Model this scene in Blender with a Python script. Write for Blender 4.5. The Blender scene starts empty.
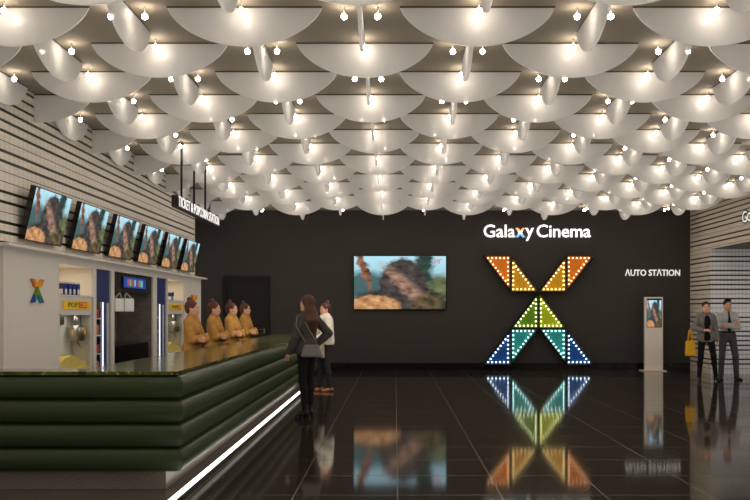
import bpy, bmesh, math, random
import numpy as np
from mathutils import Matrix, Vector
random.seed(7)
S = bpy.context.scene
COL = S.collection
F = 868.0; CX = 395.0; CY = 312.0; EYE = 1.47
DW = 22.0                    # dark back wall
HC = 2.573                   # ceiling above the eye
ZC = EYE + HC                # ceiling height
A = 0.3815 * HC              # lattice pitch of the ceiling fins
XL = -1.657 * HC             # wall on the counter side
XR = 7.48                    # striped wall on the far side
YE = 18.5                    # end of the counter-side wall
YF = 20.55                   # striped wall inside the passage
ORD = "zeroth first second third fourth fifth sixth seventh eighth ninth tenth eleventh twelfth thirteenth fourteenth fifteenth sixteenth seventeenth eighteenth nineteenth twentieth".split()
def PX(px, d): return (px - CX) * d / F
def PZ(py, d): return EYE + (CY - py) * d / F

# ------------------------------------------------------------------ materials
def lin(c):
    return tuple((x / 12.92 if x <= 0.04045 else ((x + 0.055) / 1.055) ** 2.4) for x in c)
def rgb(r, g, b): return lin((r / 255, g / 255, b / 255))
MATS = {}
def mat(name, col, rough=0.6, metal=0.0, emit=0.0, ecol=None, spec=0.5, coat=0.0, noise=None):
    m = bpy.data.materials.new(name); m.use_nodes = True
    nt = m.node_tree; b = nt.nodes['Principled BSDF']
    b.inputs['Base Color'].default_value = (*col, 1)
    b.inputs['Roughness'].default_value = rough
    b.inputs['Metallic'].default_value = metal
    b.inputs['Specular IOR Level'].default_value = spec
    b.inputs['Coat Weight'].default_value = coat
    if emit:
        b.inputs['Emission Color'].default_value = (*(ecol or col), 1)
        b.inputs['Emission Strength'].default_value = emit
    if noise:                                    # (scale xyz, amount, second colour)
        sc, amt, c2 = noise
        tc = nt.nodes.new('ShaderNodeTexCoord'); mp = nt.nodes.new('ShaderNodeMapping')
        mp.inputs['Scale'].default_value = sc
        n = nt.nodes.new('ShaderNodeTexNoise'); n.inputs['Scale'].default_value = 1; n.inputs['Detail'].default_value = 6
        r = nt.nodes.new('ShaderNodeMapRange'); r.inputs[1].default_value = 0.5 - amt; r.inputs[2].default_value = 0.5 + amt
        mx = nt.nodes.new('ShaderNodeMix'); mx.data_type = 'RGBA'
        mx.inputs['A'].default_value = (*col, 1); mx.inputs['B'].default_value = (*c2, 1)
        L = nt.links.new
        L(tc.outputs['Object'], mp.inputs[0]); L(mp.outputs[0], n.inputs['Vector']); L(n.outputs['Fac'], r.inputs[0])
        L(r.outputs[0], mx.inputs['Factor']); L(mx.outputs['Result'], b.inputs['Base Color'])
    MATS[name] = m
    return m

class NB:
    """small helper for wiring shader maths"""
    def __init__(s, m):
        s.nt = m.node_tree; s.N = s.nt.nodes; s.L = s.nt.links.new
    def put(s, sock, v):
        if hasattr(v, 'is_output') or isinstance(v, bpy.types.NodeSocket): s.L(v, sock)
        elif isinstance(v, tuple) and len(v) == 3 and sock.type == 'RGBA': sock.default_value = (*v, 1)
        else: sock.default_value = v
    def math(s, op, a, b=0.0, c=None):
        n = s.N.new('ShaderNodeMath'); n.operation = op
        s.put(n.inputs[0], a); s.put(n.inputs[1], b)
        if c is not None: s.put(n.inputs[2], c)
        return n.outputs[0]
    def mix(s, f, a, b):
        n = s.N.new('ShaderNodeMix'); n.data_type = 'RGBA'
        s.put(n.inputs['Factor'], f); s.put(n.inputs['A'], a); s.put(n.inputs['B'], b)
        return n.outputs['Result']
    def rng(s, v, a, b, c=0.0, d=1.0):
        n = s.N.new('ShaderNodeMapRange'); s.put(n.inputs[0], v)
        for i, x in enumerate((a, b, c, d)): n.inputs[i + 1].default_value = x
        return n.outputs[0]
    def noise(s, vec, scale, detail=4.0):
        n = s.N.new('ShaderNodeTexNoise'); n.inputs['Scale'].default_value = scale; n.inputs['Detail'].default_value = detail
        s.L(vec, n.inputs['Vector']); return n
    def objxyz(s):
        t = s.N.new('ShaderNodeTexCoord'); q = s.N.new('ShaderNodeSeparateXYZ'); s.L(t.outputs['Object'], q.inputs[0])
        return t.outputs['Object'], q.outputs[0], q.outputs[1], q.outputs[2]
    def line(s, v, pitch, off, half):
        """1 on a thin line every pitch"""
        f = s.math('FRACT', s.math('DIVIDE', s.math('SUBTRACT', v, off - pitch / 2), pitch))
        d = s.math('ABSOLUTE', s.math('SUBTRACT', f, 0.5))
        return s.math('LESS_THAN', d, half / pitch)

# floor: polished dark stone tiles
def floor_material():
    m = mat('polished_dark_stone', rgb(30, 26, 23), 0.1)
    b = m.node_tree.nodes['Principled BSDF']; n = NB(m); v, x, y, z = n.objxyz()
    ln = n.math('MAXIMUM', n.line(x, 0.83, 0.02, 0.0045), n.math('MULTIPLY', n.line(y, 0.83, 6.97, 0.008), 0.85))
    s1 = n.noise(v, 90, 3).outputs['Fac']; s2 = n.noise(v, 1.3, 3).outputs['Fac']
    c = n.mix(n.rng(s1, 0.45, 0.7), rgb(42, 35, 29), rgb(70, 59, 48))
    c = n.mix(n.rng(s2, 0.3, 0.7, 0.0, 0.4), c, rgb(30, 26, 22))
    c = n.mix(n.math('MULTIPLY', ln, 0.6), c, rgb(112, 92, 70))
    n.L(c, b.inputs['Base Color'])
    n.L(n.math('ADD', n.rng(s1, 0.3, 0.8, 0.045, 0.095), n.math('MULTIPLY', ln, 0.2)), b.inputs['Roughness'])
    b.inputs['IOR'].default_value = 1.52
    return m
M_floor = floor_material()

def wall_mat(name, c1, c2, joint, jp, axis, grid=False, rough=0.55):
    m = mat(name, c1, rough); b = m.node_tree.nodes['Principled BSDF']; n = NB(m); v, x, y, z = n.objxyz()
    mp = n.N.new('ShaderNodeMapping'); mp.inputs['Scale'].default_value = (1.5, 1.5, 22); n.L(v, mp.inputs[0])
    g = n.noise(mp.outputs[0], 1.6, 5).outputs['Fac']
    c = n.mix(n.rng(g, 0.3, 0.7), c1, c2)
    if jp:
        a = x if axis == 'x' else y
        c = n.mix(n.math('MULTIPLY', n.line(a, jp, 0.0, 0.004), 0.6), c, joint)
        if grid: c = n.mix(n.math('MULTIPLY', n.line(z, 0.0553, 0.0, 0.003), 0.45), c, joint)
    n.L(c, b.inputs['Base Color'])
    return m
M_wl = wall_mat('beige_wall_tile', rgb(230, 219, 204), rgb(216, 204, 188), rgb(140, 128, 110), 0.1185, 'y')
M_wr = wall_mat('beige_wall_slab', rgb(206, 192, 172), rgb(186, 170, 148), rgb(120, 106, 88), 0, 'y')
M_wf = wall_mat('pale_wall_tile', rgb(228, 224, 220), rgb(214, 210, 206), rgb(120, 114, 110), 0.0885, 'x', True)
M_slat = mat('dark_green_groove', rgb(34, 40, 24), 0.5)
M_thin = mat('thin_groove', rgb(84, 78, 60), 0.6)
M_dark = mat('charcoal_wall_paint', rgb(61, 57, 52), 0.8, spec=0.25, noise=((1.2, 1.2, 9), 0.3, rgb(57, 53, 48)))
M_base = mat('black_skirting_tile', rgb(20, 18, 17), 0.12)
M_ceil = mat('ceiling_paint', rgb(138, 127, 110), 0.85)
M_gap = mat('shadow_gap_paint', rgb(70, 62, 54), 0.6)  # shade of the slit above each fin, put into the colour
M_black = mat('matte_black', rgb(20, 19, 18), 0.5)
M_gloss = mat('gloss_black', rgb(14, 14, 14), 0.15)
M_cab = mat('white_laminate', rgb(206, 197, 186), 0.45)
M_cabin = mat('niche_cream', rgb(226, 214, 194), 0.5)
M_steel = mat('brushed_steel', rgb(170, 168, 164), 0.3, metal=0.9)
M_greywhite = mat('pale_enamel', rgb(196, 190, 182), 0.4)
M_blue = mat('cooler_blue', rgb(24, 42, 110), 0.4)
M_white = mat('white_plastic', rgb(225, 222, 216), 0.45)
M_letter = mat('lit_white_letter', (1, 0.98, 0.94), 0.5, emit=0.95, ecol=(1, 0.98, 0.94))
M_letter2 = mat('lit_white_letter_soft', (0.9, 0.88, 0.84), 0.5, emit=0.42, ecol=(1, 0.97, 0.92))
M_led = mat('led_white', (1, 1, 1), 0.5, emit=4.5, ecol=(1, 0.93, 0.82))
M_ledc = mat('led_cool', (1, 1, 1), 0.5, emit=1.5, ecol=(0.92, 0.95, 1))
M_stone = mat('speckled_plinth_stone', rgb(150, 136, 124), 0.35, noise=((120, 120, 120), 0.12, rgb(96, 84, 76)))
M_border = mat('brown_border_stone', rgb(96, 84, 74), 0.22, noise=((40, 40, 40), 0.2, rgb(74, 64, 56)))
M_bulb = mat('bulb_glow', (1, 1, 1), 0.4, emit=56.0, ecol=(1, 0.89, 0.76))
M_cap = mat('bulb_cap', rgb(200, 195, 185), 0.5)

def fin_material():
    m = bpy.data.materials.new('frosted_white_fin'); m.use_nodes = True
    nt = m.node_tree; nt.nodes.clear(); n = NB(m)
    o = n.N.new('ShaderNodeOutputMaterial')
    d = n.N.new('ShaderNodeBsdfDiffuse'); d.inputs[0].default_value = (0.86, 0.84, 0.81, 1)
    t = n.N.new('ShaderNodeBsdfTranslucent'); t.inputs[0].default_value = (0.90, 0.88, 0.85, 1)
    p = n.N.new('ShaderNodeBsdfTransparent')
    m1 = n.N.new('ShaderNodeMixShader'); m1.inputs[0].default_value = 0.5
    m2 = n.N.new('ShaderNodeMixShader'); m2.inputs[0].default_value = 0.12
    n.L(d.outputs[0], m1.inputs[1]); n.L(t.outputs[0], m1.inputs[2])
    n.L(m1.outputs[0], m2.inputs[1]); n.L(p.outputs[0], m2.inputs[2]); n.L(m2.outputs[0], o.inputs[0])
    return m
M_fin = fin_material()

def roll_material():
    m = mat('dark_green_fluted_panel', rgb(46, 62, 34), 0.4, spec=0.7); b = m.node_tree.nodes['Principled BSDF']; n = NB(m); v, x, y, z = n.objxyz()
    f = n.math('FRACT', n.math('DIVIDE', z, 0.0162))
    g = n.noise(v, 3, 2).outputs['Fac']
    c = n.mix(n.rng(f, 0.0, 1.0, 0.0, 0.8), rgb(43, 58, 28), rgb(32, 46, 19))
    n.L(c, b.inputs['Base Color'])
    return m
M_roll = roll_material()
def slab_material():
    m = mat('green_speckled_stone', rgb(26, 34, 14), 0.1); b = m.node_tree.nodes['Principled BSDF']; n = NB(m); v, x, y, z = n.objxyz()
    a = n.noise(v, 9, 6).outputs['Fac']; s = n.noise(v, 38, 3).outputs['Fac']
    c = n.mix(n.rng(a, 0.35, 0.7), rgb(34, 42, 13), rgb(88, 96, 30))
    c = n.mix(n.rng(s, 0.6, 0.68), c, rgb(176, 160, 96))
    n.L(c, b.inputs['Base Color']); n.L(n.rng(a, 0.3, 0.7, 0.09, 0.17), b.inputs['Roughness'])
    return m
M_slab = slab_material()

def image_material(name, strength, narrow=False):
    """glowing screen showing a plain generic landscape: sky, trees, a grey boulder with a tan face, a russet rock"""
    m = bpy.data.materials.new(name); m.use_nodes = True; nt = m.node_tree; nt.nodes.clear(); n = NB(m)
    uv = n.N.new('ShaderNodeUVMap'); q = n.N.new('ShaderNodeSeparateXYZ'); n.L(uv.outputs[0], q.inputs[0])
    ns = n.noise(uv.outputs[0], 9, 5); nd = n.noise(uv.outputs[0], 24, 4)
    w = n.math('MULTIPLY', n.math('SUBTRACT', ns.outputs['Fac'], 0.5), 0.16)
    w2 = n.math('MULTIPLY', n.math('SUBTRACT', nd.outputs['Fac'], 0.5), 0.10)
    u = n.math('ADD', q.outputs[0], w); v = n.math('ADD', q.outputs[1], w2)
    def blob(cx, cy, rx, ry, soft=0.25, rot=0.0):
        dx = n.math('SUBTRACT', u, cx); dy = n.math('SUBTRACT', v, cy)
        c, s_ = math.cos(rot), math.sin(rot)
        ex = n.math('ADD', n.math('MULTIPLY', dx, c / rx), n.math('MULTIPLY', dy, s_ / rx))
        ey = n.math('ADD', n.math('MULTIPLY', dx, -s_ / ry), n.math('MULTIPLY', dy, c / ry))
        r = n.math('SQRT', n.math('ADD', n.math('MULTIPLY', ex, ex), n.math('MULTIPLY', ey, ey)))
        return n.rng(r, 1 + soft, 1 - soft, 0.0, 1.0)
    det = n.rng(ns.outputs['Fac'], 0.25, 0.75)
    c = n.mix(n.rng(v, 0.45, 0.95), rgb(140, 184, 190), rgb(178, 224, 240))
    c = n.mix(n.math('MULTIPLY', blob(0.12, 0.45, 0.26, 0.26), 0.9), c, rgb(58, 84, 84))
    c = n.mix(n.math('MULTIPLY', blob(0.92, 0.40, 0.24, 0.24), 0.95), c, n.mix(det, rgb(40, 54, 34), rgb(126, 126, 78)))
    c = n.mix(blob(0.76, 0.80, 0.10, 0.36, 0.3), c, n.mix(det, rgb(30, 50, 54), rgb(64, 86, 70)))
    c = n.mix(blob(0.10, 0.80, 0.04, 0.42, 0.3, 0.2), c, n.mix(det, rgb(50, 24, 20), rgb(176, 120, 96)))
    c = n.mix(blob(0.50, 0.02, 0.62, 0.36, 0.12), c, n.mix(det, rgb(20, 20, 22), rgb(70, 62, 52)))
    c = n.mix(blob(0.53, 0.34, 0.27, 0.62, 0.06), c, n.mix(det, rgb(36, 33, 34), rgb(92, 84, 80)))
    c = n.mix(n.math('MULTIPLY', blob(0.58, 0.42, 0.075, 0.40, 0.6, 0.55), 0.9), c, n.mix(det, rgb(84, 56, 48), rgb(214, 172, 146)))
    c = n.mix(blob(0.80, 0.10, 0.16, 0.18, 0.25), c, n.mix(det, rgb(30, 27, 20), rgb(128, 112, 82)))
    c = n.mix(blob(0.22, 0.04, 0.28, 0.22, 0.10), c, n.mix(det, rgb(120, 52, 26), rgb(240, 192, 136)))
    e = n.N.new('ShaderNodeEmission'); n.L(c, e.inputs[0]); e.inputs[1].default_value = strength
    o = n.N.new('ShaderNodeOutputMaterial'); n.L(e.outputs[0], o.inputs[0])
    return m
M_img = image_material('screen_landscape', 1.0)

# ------------------------------------------------------------------ mesh helpers
class MB:
    def __init__(s): s.v = []; s.f = []; s.m = []; s.sm = []; s.uv = {}
    def add(s, vs, fs, mi=0, smooth=False):
        o = len(s.v); s.v += [tuple(p) for p in vs]
        for f in fs: s.f.append(tuple(i + o for i in f)); s.m.append(mi); s.sm.append(smooth)
        return s
    def box(s, x0, x1, y0, y1, z0, z1, mi=0):
        x0, x1 = sorted((x0, x1)); y0, y1 = sorted((y0, y1)); z0, z1 = sorted((z0, z1))
        vs = [(x, y, z) for z in (z0, z1) for y in (y0, y1) for x in (x0, x1)]
        return s.add(vs, [(0, 2, 3, 1), (4, 5, 7, 6), (0, 1, 5, 4), (2, 6, 7, 3), (0, 4, 6, 2), (1, 3, 7, 5)], mi)
    def quad(s, a, b, c, d, mi=0, uv=False):
        s.add([a, b, c, d], [(0, 1, 2, 3)], mi)
        if uv: s.uv[len(s.f) - 1] = [(0, 0), (1, 0), (1, 1), (0, 1)]
        return s
    def prism(s, poly, ext, mi=0):
        """poly: list of 3-D points, ext: offset vector"""
        n = len(poly); e = Vector(ext)
        vs = [Vector(p) for p in poly] + [Vector(p) + e for p in poly]
        nrm = Vector((0, 0, 0))
        for i in range(n):
            nrm += vs[i].cross(vs[(i + 1) % n])
        flip = nrm.dot(e) > 0
        fs = [tuple(range(n)), tuple(range(2 * n - 1, n - 1, -1))] + [(i + n, (i + 1) % n + n, (i + 1) % n, i) for i in range(n)]
        if flip: fs = [tuple(reversed(f)) for f in fs]
        return s.add(vs, fs, mi)
    def tube(s, pts, r, seg=10, mi=0, r2=None, cap=True):
        pts = [Vector(p) for p in pts]; n = len(pts); vs = []; 
        for i, p in enumerate(pts):
            d = (pts[min(i + 1, n - 1)] - pts[max(i - 1, 0)]).normalized()
            u = d.orthogonal().normalized() if abs(d.z) > 0.9 else d.cross(Vector((0, 0, 1))).normalized()
            w = d.cross(u).normalized()
            rr = r if r2 is None else r + (r2 - r) * i / (n - 1)
            vs += [p + (u * math.cos(t) + w * math.sin(t)) * rr for t in (2 * math.pi * k / seg for k in range(seg))]
        fs = [(i * seg + k, i * seg + (k + 1) % seg, (i + 1) * seg + (k + 1) % seg, (i + 1) * seg + k) for i in range(n - 1) for k in range(seg)]
        if cap: fs += [tuple(reversed(range(seg))), tuple(range((n - 1) * seg, n * seg))]
        return s.add(vs, fs, mi, True)
    def lathe(s, c, prof, seg=16, mi=0):
        """prof: (radius, z) list from bottom to top, about the vertical through c"""
        vs = []; n = len(prof)
        for r, z in prof:
            vs += [(c[0] + r * math.cos(2 * math.pi * k / seg), c[1] + r * math.sin(2 * math.pi * k / seg), c[2] + z) for k in range(seg)]
        fs = [(i * seg + k, i * seg + (k + 1) % seg, (i + 1) * seg + (k + 1) % seg, (i + 1) * seg + k) for i in range(n - 1) for k in range(seg)]
        fs += [tuple(reversed(range(seg))), tuple(range((n - 1) * seg, n * seg))]
        return s.add(vs, fs, mi, True)
    def ball(s, c, r, mi=0, seg=12, ring=8):
        r = (r, r, r) if not isinstance(r, tuple) else r
        vs = [(c[0], c[1], c[2] - r[2])]
        for i in range(1, ring):
            t = math.pi * i / ring
            vs += [(c[0] + r[0] * math.sin(t) * math.cos(2 * math.pi * k / seg), c[1] + r[1] * math.sin(t) * math.sin(2 * math.pi * k / seg), c[2] - r[2] * math.cos(t)) for k in range(seg)]
        vs.append((c[0], c[1], c[2] + r[2])); e = len(vs) - 1
        fs = [(0, 1 + (k + 1) % seg, 1 + k) for k in range(seg)]
        for i in range(ring - 2):
            a = 1 + i * seg
            fs += [(a + k, a + (k + 1) % seg, a + seg + (k + 1) % seg, a + seg + k) for k in range(seg)]
        a = 1 + (ring - 2) * seg
        fs += [(a + k, a + (k + 1) % seg, e) for k in range(seg)]
        return s.add(vs, fs, mi, True)
    def mesh(s, name, mats):
        me = bpy.data.meshes.new(name); me.from_pydata(s.v, [], s.f)
        for m in (mats if isinstance(mats, (list, tuple)) else [mats]): me.materials.append(m)
        me.polygons.foreach_set('material_index', s.m); me.polygons.foreach_set('use_smooth', s.sm)
        if s.uv:
            l = me.uv_layers.new(name='UVMap')
            for fi, c in s.uv.items():
                for li, u in zip(me.polygons[fi].loop_indices, c): l.data[li].uv = u
        me.update(); return me

WLOC = {}
def link(name, me, parent=None, loc=(0, 0, 0), bevel=0.0):
    o = bpy.data.objects.new(name, me); COL.objects.link(o)
    if parent is not None: o.parent = parent
    o.location = loc
    if bevel:
        b = o.modifiers.new('Bevel', 'BEVEL'); b.width = bevel; b.segments = 2; b.limit_method = 'ANGLE'
    return o
def obj(name, mb, mats, parent=None, bevel=0.0):
    """a mesh given in world coordinates; under a parent it is shifted into the parent's space"""
    p = WLOC.get(parent.name, Vector((0, 0, 0))) if parent is not None else Vector((0, 0, 0))
    o = link(name, mb.mesh(name, mats), parent, -p, bevel)
    WLOC[o.name] = Vector((0, 0, 0))
    return o
def single(name, mb, mats, label, cat, group=None, loc=None, bevel=0.0):
    """a thing that is one mesh, in world coordinates, with its origin moved to loc"""
    loc = Vector(loc) if loc is not None else Vector((0, 0, 0))
    mb.v = [tuple(Vector(p) - loc) for p in mb.v]
    o = link(name, mb.mesh(name, mats), None, loc, bevel); WLOC[o.name] = loc
    return tag(o, label, cat, group)
def tag(o, label, cat, group=None):
    o['label'] = label; o['category'] = cat
    if group: o['group'] = group
    return o
def thing(name, label, cat, loc=(0, 0, 0), rz=0.0, group=None):
    o = bpy.data.objects.new(name, None); COL.objects.link(o); o.empty_display_size = 0.1
    o.location = loc; o.rotation_euler = (0, 0, rz); WLOC[o.name] = Vector(loc)
    return tag(o, label, cat, group)
def struct(name, mb, mats):
    o = obj(name, mb, mats); o['kind'] = 'structure'; return o

_tmp = []
def text_mb(body, fit, depth, frame, mi=0, bold=0.0):
    """lettering scaled into fit = (u0, u1, v0, v1) on the plane frame = (origin, u axis, v axis); extruded along u x v"""
    cu = bpy.data.curves.new('t', 'FONT'); cu.body = body; cu.size = 1.0; cu.extrude = 0.05; cu.offset = bold; cu.resolution_u = 3
    o = bpy.data.objects.new('t', cu); COL.objects.link(o)
    dg = bpy.context.evaluated_depsgraph_get(); me = bpy.data.meshes.new_from_object(o.evaluated_get(dg))
    P = np.array([v.co[:] for v in me.vertices]); fs = [tuple(p.vertices) for p in me.polygons]
    bpy.data.objects.remove(o); bpy.data.curves.remove(cu); bpy.data.meshes.remove(me)
    lo, hi = P.min(0), P.max(0); Q = (P - lo) / np.maximum(hi - lo, 1e-6)
    org, U, V = (Vector(a) for a in frame); Nn = U.cross(V)
    u0, u1, v0, v1 = fit
    vs = [org + U * (u0 + q[0] * (u1 - u0)) + V * (v0 + q[1] * (v1 - v0)) + Nn * (q[2] * depth) for q in Q]
    mb = MB(); mb.add(vs, fs, mi); return mb

def letters(parent, body, fit, depth, frame, mats, bold=0.0):
    """one part per letter, laid out as a line of type and scaled into fit"""
    def glyph(t):
        cu = bpy.data.curves.new('t', 'FONT'); cu.body = t; cu.size = 1.0; cu.extrude = 0.05; cu.offset = bold; cu.resolution_u = 3
        o = bpy.data.objects.new('t', cu); COL.objects.link(o)
        me = bpy.data.meshes.new_from_object(o.evaluated_get(bpy.context.evaluated_depsgraph_get()))
        P = np.array([v.co[:] for v in me.vertices]); fs = [tuple(p.vertices) for p in me.polygons]
        bpy.data.objects.remove(o); bpy.data.curves.remove(cu); bpy.data.meshes.remove(me); return P, fs
    bar = glyph('H')[0][:, 0].max(); G = []
    for i, ch in enumerate(body):
        if ch == ' ': continue
        off = glyph(body[:i] + 'H')[0][:, 0].max() - bar
        P, fs = glyph(ch); P[:, 0] += off; G.append((P, fs))
    al = np.concatenate([g[0] for g in G]); lo, hi = al.min(0), al.max(0)
    org, U, V = (Vector(a) for a in frame); Nn = U.cross(V); u0, u1, v0, v1 = fit
    for P, fs in G:
        Q = (P - lo) / np.maximum(hi - lo, 1e-6)
        mb = MB(); mb.add([org + U * (u0 + q[0] * (u1 - u0)) + V * (v0 + q[1] * (v1 - v0)) + Nn * (q[2] * depth) for q in Q], fs)
        obj('letter', mb, mats, parent)

# ------------------------------------------------------------------ room shell
mb = MB(); mb.box(-9, 13, -8, 22.4, -0.1, 0); struct('floor', mb, M_floor)
mb = MB(); mb.box(-9, XR + 0.2, -8, 22.4, ZC, ZC + 0.15); struct('ceiling', mb, M_ceil)
mb = MB(); mb.box(-8.2, XR, DW, DW + 0.2, 0.18, ZC); mb.box(-8.2, XR, DW + 0.03, DW + 0.2, 0, 0.18); struct('wall_back', mb, M_dark)
mb = MB(); mb.box(-8.2, XR, DW + 0.001, DW + 0.029, 0, 0.179); struct('baseboard_back', mb, M_base)
mb = MB(); mb.box(-8.4, -8.2, 6, 22.2, 0, ZC); struct('wall_alcove', mb, M_dark)

# lines of the striped walls, top to bottom: wide dark grooves and thin ones
PAT = 'DDDDDtDDttDDt'; BANDS = [(3.888 - 0.1106 * i, 0.034 if PAT[i % 13] == 'D' else 0.010) for i in range(35)]
BANDS = [(3.9986, 0.03)] + BANDS
def striped(mb, a, b, nrm, z0, z1):
    """vertical striped face from a to b (plan points, seen with nrm towards the room); grooves sit back in the wall"""
    nx, ny = nrm
    def strip(lo, hi, dep, mi):
        p = [(a[0] - nx * dep, a[1] - ny * dep), (b[0] - nx * dep, b[1] - ny * dep)]
        mb.quad((*p[0], lo), (*p[1], lo), (*p[1], hi), (*p[0], hi), mi)
    def ledge(z, dep, up):
        q = [(a[0], a[1], z), (b[0], b[1], z), (b[0] - nx * dep, b[1] - ny * dep, z), (a[0] - nx * dep, a[1] - ny * dep, z)]
        if not up: q.reverse()
        mb.quad(*q, 0)
    edges = []
    for z, w in BANDS:
        if z - w / 2 > z0 and z + w / 2 < z1: edges.append((z - w / 2, z + w / 2, 1 if w > 0.02 else 2))
    edges.sort(); cur = z0
    for lo, hi, mi in edges:
        strip(cur, lo, 0, 0); d = 0.012 if mi == 1 else 0.004
        strip(lo, hi, d, mi); ledge(lo, d, True); ledge(hi, d, False); cur = hi
    strip(cur, z1, 0, 0)
mb = MB()
striped(mb, (XL, -8), (XL, YE), (1, 0), 0.0 if False else 2.15, ZC)
striped(mb, (XL, -8), (XL, 9.17), (1, 0), 0.0, 2.15)
mb.box(XL - 0.9, XL - 0.02, -8, YE, 2.2, ZC, 0); mb.box(XL - 0.9, XL - 0.02, -8, 9.16, 0, 2.2, 0)
mb.quad((XL, YE, 2.15), (XL - 0.02, YE, 2.15), (XL - 0.02, YE, ZC), (XL, YE, ZC), 0)
struct('wall_left', mb, [M_wl, M_slat, M_thin])
ZS = 2.96
mb = MB()
striped(mb, (XR, DW), (XR, YF), (-1, 0), 0, ZC)
striped(mb, (XR, YF - 0.004), (XR, -8), (-1, 0), ZS, ZC)
striped(mb, (XR, 12), (XR, -8), (-1, 0), 0, ZS)
mb.box(XR + 0.02, XR + 0.2, YF + 0.02, DW + 0.2, 0, ZC, 0)
struct('wall_right', mb, [M_wr, M_slat, M_thin])
mb = MB(); mb.box(XR + 0.02, 13, 11.9, YF + 0.01, ZS, ZS + 0.1, 0); mb.box(XR + 0.02, XR + 0.2, -8, YF, ZS + 0.1, ZC)
mb.quad((XR, 12, ZS), (XR + 0.02, 12, ZS), (XR + 0.02, YF, ZS), (XR, YF, ZS), 0)
struct('ceiling_passage', mb, mat('passage_soffit', rgb(84, 80, 78), 0.8))
mb = MB(); striped(mb, (XR, YF), (13, YF), (0, -1), 0, ZS); mb.box(XR + 0.21, 13, YF + 0.02, YF + 0.2, 0, ZS, 0)
struct('wall_passage', mb, [M_wf, M_slat, M_thin])
mb = MB(); mb.box(13, 13.1, 11.9, YF, 0, ZS); mb.box(XR + 0.02, 13, 11.8, 11.9, 0, ZS); struct('wall_passage_end', mb, M_wf)

# black door in the dark wall
d0, d1, dz = PX(223.5, DW), PX(270, DW), PZ(276, DW)
door = thing('door_1', 'black flush door in the dark back wall behind the counter staff', 'door', ((d0 + d1) / 2, DW, 0)); door['kind'] = 'structure'
mb = MB(); w = 0.1
mb.box(d0, d0 + w, DW - 0.05, DW + 0.0, 0, dz); mb.box(d1 - w, d1, DW - 0.05, DW, 0, dz); mb.box(d0 + w, d1 - w, DW - 0.05, DW, dz - w, dz)
obj('door_frame', mb, M_black, door)
mb = MB(); mb.box(d0 + w + 0.004, d1 - w - 0.004, DW - 0.03, DW - 0.001, 0.01, dz - w - 0.004); obj('door_leaf', mb, mat('door_black', rgb(26, 24, 22), 0.5), door)
mb = MB(); hx = PX(264.5, DW); hz = PZ(329.3, DW)
mb.tube([(hx, DW - 0.03, hz), (hx, DW - 0.08, hz), (hx - 0.14, DW - 0.08, hz)], 0.012, 8); mb.box(hx - 0.02, hx + 0.02, DW - 0.035, DW - 0.03, hz - 0.1, hz + 0.03)
obj('door_handle', mb, M_steel, door)

# ------------------------------------------------------------------ ceiling fins and bulbs
CH = 0.508 * HC; SAG = 0.1295 * HC; RAD = (CH * CH / 4 + SAG * SAG) / (2 * SAG); GAP = 0.014; TH = 0.02
def fin_mb(x0=-9.0, x1=9.0):
    """half-round fin hanging below z = 0 in the xz plane, cut off outside x0..x1"""
    zc = RAD - SAG
    a = max(-CH / 2, x0); b = min(CH / 2, x1)
    poly = [(a, -TH / 2, -GAP), (b, -TH / 2, -GAP)]
    n = 40
    for i in range(n + 1):
        x = b + (a - b) * i / n
        z = 0.5 * (zc - math.sqrt(max(RAD * RAD - x * x, 0))) - 0.5 * SAG * math.sqrt(max(1 - (2 * x / CH) ** 2, 0))
        if z < -GAP - 1e-4: poly.append((x, -TH / 2, z))
    f = MB(); f.prism(poly, (0, TH, 0), 0)
    r = MB(); r.box(a, b, -TH * 0.35, TH * 0.35, -GAP, 0)  # dark strip painted in for the shadowed gap between fin and ceiling
    return f.mesh('ceiling_fin', M_fin), r.mesh('shadow_gap_strip', M_gap)
FIN = fin_mb()
KX = lambda k: (-0.1115 + 0.3815 * k) * HC
RY = lambda n: (2.8427 + 0.3815 * (n - 1)) * HC
FIN_L = fin_mb(x0=XL - KX(-4)); FIN_R = fin_mb(x1=XR - KX(8))
BUB_R, BUB_DROP, BUB_OFF = 0.025, 0.0325 * HC, 0.055 * HC
bm_ = MB(); bm_.ball((0, 0, 0), BUB_R, 0, 12, 8); bm_.lathe((0, 0, 0), [(0.004, BUB_R * 0.95), (0.004, BUB_DROP)], 8, 1)
BULB = bm_.mesh('globe_bulb', [M_bulb, M_cap])
def px_of(x, y, z): return CX + x * F / y, CY - (z - EYE) * F / y
stuff = MB()
NROW = 15
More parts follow.
